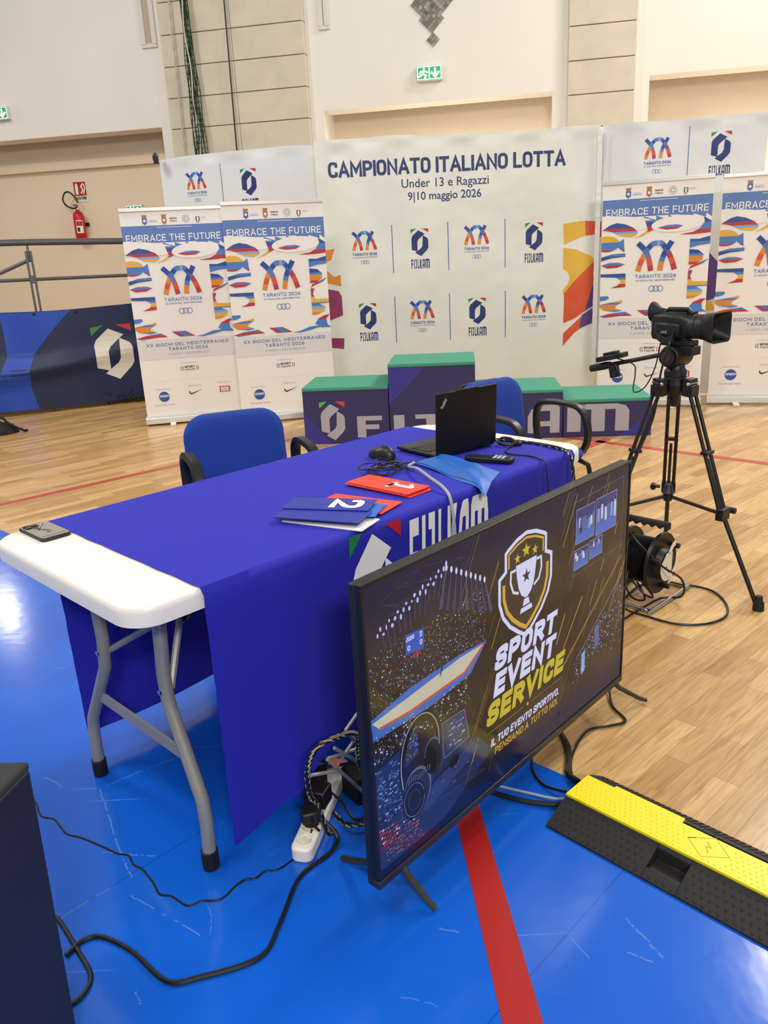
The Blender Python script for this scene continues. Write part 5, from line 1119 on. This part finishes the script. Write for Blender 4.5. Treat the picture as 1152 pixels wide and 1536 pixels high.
# cables between television and ramp
for k, (pts, r, lab) in enumerate((
    ([(.46, 1.95, .16), (.66, 2.30, .10), (.717, 2.348, .03), (.699, 2.225, .007), (.715, 2.135, .006), (.66, 2.11, .006), (.581, 2.085, .007), (.504, 1.957, .007), (.484, 1.851, .010), (.50, 1.81, .02)], .004, 'thin black cable bending across the wood towards the ramp'),
    ([(.42, 2.10, .12), (.486, 2.112, .02), (.506, 2.023, .010), (.490, 1.93, .010), (.476, 1.882, .010), (.492, 1.83, .02)], .009, 'thickest black cable curving into the yellow ramp'),
    ([(.36, 2.05, .08), (.392, 1.999, .01), (.383, 1.905, .008), (.40, 1.84, .008), (.45, 1.79, .02)], .004, 'black cable sagging beside the mat edge into the ramp'),
    ([(.12, 1.86, .02), (.232, 1.829, .010), (.323, 1.78, .010), (.40, 1.755, .012), (.46, 1.745, .02)], .007, 'black cable lying on the mat nearest the lens at the ramp mouth'),
    ([(.12, 1.93, .02), (.255, 1.861, .007), (.364, 1.804, .008), (.42, 1.775, .012), (.46, 1.765, .02)], .0035, 'thin grey cable lying on the mat between two black ones'))):
    cable('ramp_cable', pts, r, lab, group='cables running into the ramp', m=M_wh if k == 4 else None)

# ------------------------------------------------------------------ cable ramp: local x along, y across (front slope at -y)
t = thing('cable_ramp', 'black rubber cable ramp with bright yellow lid on the mat edge', 'cable ramp', (.375, 1.684, .003), -46.8)
RL = 1.05
b = MB(); prof = [(-.005, 0), (-.005, .006), (.085, .046), (.085, .012), (.19, .012), (.19, .046), (.20, .046), (.265, .006), (.265, 0)]
b.prism(prof, .0, RL, M_ramp, lambda y, z, d: (d, y, z)) if False else None
notch = [(-.005, 0), (-.005, .006), (.022, .0175), (.024, .008), (.070, .008), (.072, .040), (.085, .046)]+prof[3:]
for xa, xb, pr in ((0, .262, prof), (.262, .345, notch), (.345, RL, prof)): b.prism(pr, xa, xb, M_ramp, lambda y, z, d: (d, y, z))
b.build('ramp_body', t, bevel=.0015)
b = MB()
for i in range(58):
    for j in range(5):
        x = .0+i*.018+(.009 if j % 2 else 0); f = (.10+.85*j/4.6); y = -.005+.09*f; z = .006+.04*f
        if .24 < x < .345 and 1 <= j <= 4: continue
        if y > .02 or x > -.03: b.lathe([(.0042, 0), (.003, .002), (0, .0026)], M_ramp, o=(x+.01, y, z-.0005), axis=(0, -.4, .9), n=6)
b.build('tread_studs', t)['kind'] = 'stuff'
b = MB(); prof = [(.0, .083), (.94+.11, .083), (1.05, .19)]
lid = [(0, .083), (RL, .083), (RL, .182)]
xs = [RL, .86, .86, .64, .64, .43, .43, .20, .20, .06, .06, 0]; ys = [.182, .182, .196, .196, .182, .182, .196, .196, .182, .182, .172, .172]
xs = [RL, .93, .93, .70, .70, .49, .49, .27, .27, .08, .08, 0]; ys = [.197, .197, .178, .178, .197, .197, .178, .178, .197, .197, .188, .188]
lid = [(0, .083), (RL, .083)]+list(zip(xs, ys))
b.prism(lid, .044, .052, M_yellow, lambda x, y, d: (x, y, d)); b.build('lid', t, bevel=.0015)
b = MB()
for i in range(74):
    for j in range(7):
        x = .012+i*.014+(.007 if j % 2 else 0); y = .093+j*.0135
        if y > .172 and not (.1 < x < .25 or .5 < x < .68): continue
        if .30 < x < .41 and .1 < y < .18: continue
        b.lathe([(.0036, 0), (.0026, .0016), (0, .002)], M_yellow, o=(x, y, .0518), n=6)
b.build('lid_studs', t)['kind'] = 'stuff'
M_ydk = H('ramp_yellow_groove', '#c9b40a', rough=.5); P = Print(); P.line([(.305, .138), (.355, .178), (.405, .138), (.355, .098), (.305, .138), (.32, .15)], .0022, M_ydk, 1); P.line([(.345, .155), (.36, .14), (.35, .138), (.362, .12)], .004, M_ydk, 1)
P.build('moulded_sign', t, lambda x, y, d: (x, y, .0521+d))
b = MB()
for i in range(70): b.box(.02+i*.0148, .027+i*.0148, .203, .262, -.0015, .0015, M_ramp, Matrix.Translation((0, 0, .046+.20*.62-.0)) @ Matrix.Identity(4) if False else Matrix.Translation((0, .2, .047)) @ Matrix.Rotation(math.atan2(-.04, .065), 4, 'X') @ Matrix.Translation((0, -.2, 0)))
b.build('rear_ribs', t)['kind'] = 'stuff'

# ------------------------------------------------------------------ dark box by the lens
t = thing('equipment_box', 'tall dark navy box at the corner of the photo on the mat', 'box', (-.631, 1.143, .003), 0)
b = MB()
fx = Vector((-.20, -1, 0)).normalized(); bx = Vector((-1, .06, 0)).normalized()
q = [Vector((0, 0, 0)), bx*.5, bx*.5+fx*.6, fx*.6]
b.loft([[(p.x+.018*z/.62, p.y, z) for p in q] for z in (0, .62)], M_speaker); b.build('box_shell', t, bevel=.006)
b = MB(); b.loft([[(p.x+.0185, p.y, z) for p in [v*1.004 for v in q]] for z in (.618, .634)], M_boxtop); b.build('box_top', t, bevel=.005)

# ------------------------------------------------------------------ tripod
TC = Vector((1.20, 3.19, 0))
t = thing('tripod', 'black twin-tube tripod standing on the wooden floor', 'tripod', TC, 0)
dirs = [Vector((1.468-1.20, 2.868-3.19, 0)).normalized(), Vector((-.985, -.17, 0)).normalized(), Vector((.352, .936, 0))]
for d in dirs:
    s = Vector((-d.y, d.x, 0)); top = d*.075+Vector((0, 0, .845)); cl = d*.242+Vector((0, 0, .365)); ft = d*.419
    b = MB()
    for k in (-1, 1): b.tube([top+s*.02*k, cl+s*.02*k], .0078, M_black, 10)
    b.tube([top+(cl-top)*.55, cl], .007, M_dark, 8)
    dd = (cl-top).normalized()
    for c, w_, h_ in ((top, .028, .022), (cl, .03, .024), (top+(cl-top)*.5, .028, .007)):
        T = Matrix.Translation(c) @ Matrix((d, s, Vector((0, 0, 1)))).transposed().to_4x4()
        b.box(-.016, .016, -w_, w_, -h_, h_, M_black, T)
    lg = b.build('leg', t, bevel=.002)
    MB().tube([cl, cl+(ft-cl)*.93], .0095, M_black, 10).build('lower_tube', lg)
    b = MB(); b.lathe([(.0, 0), (.022, 0), (.021, .03), (.014, .045), (.013, .06), (0, .06)], M_black_soft, o=ft+Vector((0, 0, .0)), n=14); b.build('rubber_foot', lg)
    b = MB(); b.tube([cl+s*.035, cl+s*.06], .008, M_black, 8); b.lathe([(.013, -.02), (.013, .02)], M_black, o=cl+s*.065, axis=d, n=10); b.build('clamp_knob', lg)
    MB().tube([Vector((0, 0, .395)), cl-d*.012], .008, M_black, 8).build('spreader_arm', t)
b = MB(); b.lathe([(0, .375), (.018, .375), (.02, .40), (.026, .41), (.02, .42), (.014, .445), (0, .445)], M_dark, n=14); b.build('spreader_hub', t)
b = MB(); b.lathe([(0, .82), (.03, .82), (.042, .84), (.048, .855), (.048, .87), (.044, .885), (.045, .895), (0, .895)], M_black, n=24)
for d in dirs:
    T = Matrix.Translation(d*.06+Vector((0, 0, .875))) @ Matrix((d, Vector((-d.y, d.x, 0)), Vector((0, 0, 1)))).transposed().to_4x4(); b.box(-.012, .022, -.03, .03, -.05, .018, M_black, T); b.lathe([(.0, -.036), (.008, -.036), (.008, .036), (0, .036)], M_chrome, o=tuple(d*.075+Vector((0, 0, .875))), axis=tuple(Vector((-d.y, d.x, 0))), n=10)
b.build('bowl', t, bevel=.003)
MB().lathe([(.012, .775), (.02, .785), (.026, .82)], M_black, n=14).build('bowl_clamp', t)
ax = Vector((.61, -.79, 0)); sx = Vector((.79, .61, 0))
b = MB(); b.lathe([(.042, .895), (.044, .905), (.044, .92), (.036, .93), (.034, .95), (0, .95)], M_dark, n=24)
b.lathe([(.0, -.06), (.04, -.06), (.046, -.045), (.046, .045), (.04, .06), (0, .06)], M_black, o=(0, 0, .98), axis=sx, n=24)
T = Matrix((ax, sx, Vector((0, 0, 1)))).transposed().to_4x4(); b.box(-.055, .075, -.03, .03, 1.02, 1.042, M_black, T); b.box(.03, .085, -.032, .032, .985, 1.02, M_black, T)
b.build('fluid_head', t, bevel=.003)
b = MB(); b.lathe([(0, 0), (.032, 0), (.032, .012), (.026, .016), (0, .016)], M_dark, o=tuple(Vector((0, 0, .98))-sx*.076), axis=sx, n=24); b.lathe([(.02, 0), (.017, 0)], H('dial_ring', '#5c4a45', rough=.5), o=tuple(Vector((0, 0, .98))-sx*.0765), axis=sx, n=24); b.build('drag_dial', t)
h0 = Vector((0, 0, .985))-ax*.04-sx*.05; h1 = Vector((.915-1.2, 3.40-3.19, .915))
hd = (h1-h0)
b = MB(); b.tube([h0, h0+hd*.25, h0+hd*.75], .009, M_black, 8); ph = b.build('pan_handle', t)
b = MB(); b.tube([h0+hd*.7, h0+hd*.78, h1], [.013, .017, .015], M_black_soft, 10); b.build('foam_grip', ph)
hc = h0+hd*.68
b = MB(); hq = hd.normalized().to_track_quat('X', 'Z').to_matrix().to_4x4(); T = Matrix.Translation(hc+Vector((0, 0, .02))) @ hq; b.box(-.06, .06, -.03, .03, 0, .022, M_black, T); b.box(-.03, .03, -.02, .02, .022, .034, M_dark, T); b.box(-.02, .02, -.012, .012, -.075, -.02, M_black, T); b.build('zoom_controller', ph, bevel=.004)

# camcorder; local -y is where the lens points
t = thing('camcorder', 'black professional camcorder with square lens hood on the tripod', 'camcorder', TC+Vector((0, 0, 1.046)), 37.6); t.scale = (.8, .8, .84)
b = MB()
def ringb(y, w, h, zc, r, xc=0): return [(xc+x, y, zc+z) for x, z in rrect(-w/2, w/2, -h/2, h/2, r, 4)]
b.loft([ringb(.125, .08, .095, .055, .012), ringb(.115, .096, .118, .055, .018), ringb(.05, .108, .128, .057, .022), ringb(-.04, .106, .120, .058, .03), ringb(-.08, .098, .104, .058, .045)], M_black); b.build('body', t)
b = MB(); b.loft([[(r*math.cos(a), y, .058+r*math.sin(a)) for a in [2*math.pi*k/28 for k in range(28)]] for y, r in ((-.06, .050), (-.085, .052), (-.087, .057), (-.108, .057), (-.110, .053), (-.125, .053), (-.127, .058), (-.15, .058))], M_dark); b.build('lens_barrel', t, angle=30)
b = MB(); ho = [ringb(-.148, .122, .122, .058, .06), ringb(-.165, .130, .126, .058, .055), ringb(-.20, .158, .132, .058, .034), ringb(-.228, .168, .136, .058, .022), ringb(-.227, .158, .126, .058, .02), ringb(-.175, .116, .110, .058, .045), ringb(-.155, .096, .096, .058, .046)]
b.loft(ho, M_black, cap=False); b.build('lens_hood', t, angle=40)
b = MB(); b.lathe([(0, .0), (.02, .002), (.036, .008), (.038, .0), (.038, -.01)], mat('lens_glass', (.01, .012, .02), rough=.05, spec=.9), o=(0, -.158, .058), axis=(0, 1, 0), n=24); b.build('front_lens', t)
b = MB(); b.tube([(0, .07, .117), (0, .055, .134), (0, -.05, .134), (0, -.075, .112)], [.012, .012, .012, .012], M_black, 8); b.box(-.02, .02, -.05, .05, .105, .125, M_black); b.build('top_handle', t, bevel=.004)
b = MB(); b.loft([[(xc+w*math.cos(a), y, zc+w*1.05*math.sin(a)) for a in [2*math.pi*k/18 for k in range(18)]] for y, w, zc, xc in ((.06, .022, .112, 0), (.10, .024, .116, 0), (.115, .028, .12, 0), (.135, .042, .122, 0), (.148, .045, .122, 0), (.142, .036, .122, 0))], M_black_soft); b.build('eyecup', t)
b = MB(); b.loft([ringb(.09, .02, .05, .05, .008, -.055), ringb(.07, .034, .075, .045, .014, -.06), ringb(-.02, .034, .07, .042, .014, -.06), ringb(-.045, .02, .05, .045, .008, -.055)], M_black); b.build('hand_grip', t)
b = MB(); b.tube(smooth([(-.075, .07, .02), (-.088, .02, .0), (-.085, -.03, .01)], 5), .006, M_dark, 6, sy=3); b.build('hand_strap', t)
P = Print(); P.text('JVC', 0, 0, .012, M_silver_tx, 1, wt=.2, fit=.035, shear=.2); P.build('maker_badge', t, lambda x, y, d: (-.0805-d, .03-x, .030+y))
MB().box(-.035, .035, -.06, .07, -.004, .012, M_dark).build('mounting_plate', t, bevel=.002)
MB().tube([(.02, -.065, .115), (.02, -.085, .118)], .009, M_black, 8).build('microphone', t)
# cables of camera
tc = TC
cable('camera_cable', [tc+Vector((-.03, -.04, 1.09)), tc+Vector((-.07, -.1, 1.03)), tc+Vector((-.085, -.07, .92)), tc+Vector((-.10, -.06, .75)), tc+Vector((-.16, -.07, .60)), tc+Vector((-.22, -.1, .45)), tc+Vector((-.24, -.12, .36)), tc+Vector((-.20, -.16, .29)), (1.03, 2.985, .25), (1.10, 2.935, .18), (1.18, 2.93, .12), (1.20, 2.97, .03), (1.13, 3.0, .012), (1.03, 2.93, .008), (.92, 2.83, .008)], .0045, 'thin black cable falling from the camcorder past the cable reel')
cable('control_cable', [tuple(TC+hc+Vector((0, 0, .03))), tuple(TC+hc+Vector((.08, -.02, .0))), tuple(TC+Vector((-.13, .1, .90))), tuple(TC+Vector((-.14, .08, .83))), tuple(TC+Vector((-.10, .06, .85))), tuple(TC+Vector((-.07, .04, .93))), tuple(TC+Vector((-.06, .02, 1.03)))], .003, 'thin looped cord between pan handle and camcorder', 'cord')
cable('floor_cable', [(.90, 3.0, .006), (.979, 3.027, .006), (1.09, 3.154, .006), (1.21, 3.167, .006), (1.35, 3.083, .006), (1.37, 2.95, .006), (1.32, 2.82, .006), (1.22, 2.76, .006), (1.11, 2.77, .006), (1.02, 2.85, .006), (.95, 2.95, .006), (.93, 3.1, .05)], .0045, 'black cable looping over the wood beside the reel')

# ------------------------------------------------------------------ cable reel
t = thing('cable_reel', 'black cable reel with white sockets on a chrome stand', 'cable reel', (1.125, 3.03, 0), 44)
zc = .158; rd = .13
def disc(y0, name, par):
    b = MB(); b.lathe([(0, -.004), (.118, -.004), (.128, -.007), (rd, 0), (.128, .007), (.118, .004), (0, .004)], M_black, o=(0, y0, zc), axis=(0, 1, 0), n=40); return b.build(name, par)
fd = disc(0, 'flange', t); disc(.14, 'flange', t)
b = MB(); prof = [(.04, .008)]
for k in range(13): prof += [(.088, .010+k*.0095), (.0975, .01475+k*.0095)]
prof += [(.04, .132)]; b.lathe(prof, H('reel_lead_black', '#19191a', rough=.3), o=(0, 0, zc), axis=(0, 1, 0), n=32); b.build('wound_cable', t, angle=60)
b = MB(); b.lathe([(.0, -.03), (.06, -.028), (.066, -.01), (.068, 0)], M_dark, o=(0, -.004, zc), axis=(0, 1, 0), n=28); b.build('socket_hub', t)
P = Print(); wp = H('reel_socket_white', '#e6e4dd', rough=.4)
P.poly([(x, y) for x, y in ell(-.0, 0, .068, .068, 16, 0, 170, 290)]+[(.03, -.02), (.03, .05), (-.02, .055)], wp, 1); P.poly([(.04, -.085), (.085, -.03), (.09, .01), (.02, -.05), (.0, -.085)], wp, 1); P.poly(ell(-.02, -.01, .008, .008, 10), M_black, 2); P.poly(ell(.005, -.03, .008, .008, 10), M_black, 2); P.poly(ell(.05, -.055, .012, .01, 10), B_rds, 2)
P.line([tuple(p)[:2] for p in smooth([(-.0, .045, 0), (.03, .075, 0), (.055, .08, 0)], 5)], .024, wp, 1)
P.build('socket_plate', t, lambda x, y, d: (x, -.036-d, zc+y))
for a in (35, 155, 275): MB().tube([(.1*math.cos(R(a)), -.004, zc+.1*math.sin(R(a))), (.1*math.cos(R(a)), -.04, zc+.1*math.sin(R(a)))], .011, M_black, 10).build('crank_knob' if a == 35 else 'flange_knob', t)
b = MB()
base = smooth([(-.15, -.05, .011), (.15, -.05, .011), (.16, -.03, .011), (.16, .15, .011), (.15, .17, .011), (-.15, .17, .011), (-.16, .15, .011), (-.16, -.03, .011)], 5, True); b.tube(base, .009, M_chrome, 10, True)
b.tube(smooth([(0, .17, .011), (0, .175, .06), (0, .17, .20), (0, .165, .30), (0, .145, .325)], 6), .008, M_chrome, 8); b.build('stand_frame', t)
b = MB(); n = 28
for k in range(n-1):
    pass
b.loft([[(x*.014, -.03+.20*k/(n-1), .325+.012*y-(.006*math.cos(k*1.35) if y < 0 else 0)) for x, y in ((-1, -1), (1, -1), (1, .4), (.6, 1), (-.6, 1), (-1, .4))] for k in range(n)], M_black_soft); b.build('carry_handle', t, angle=60)
for k in range(4):
    pts = [(1.04+.02*k, 3.05+.03*k, .07), (1.06+.04*k, 3.0+.02*k, .012+.0*k), (1.0+.05*k, 2.99+.01*k, .03+.01*k), (.98+.03*k, 3.08, .09)]
    if k < 2: cable('reel_lead', pts, .0045, ('slack black lead hanging from the reel nearer the television', 'slack black lead sagging under the reel nearer the tripod leg')[k])
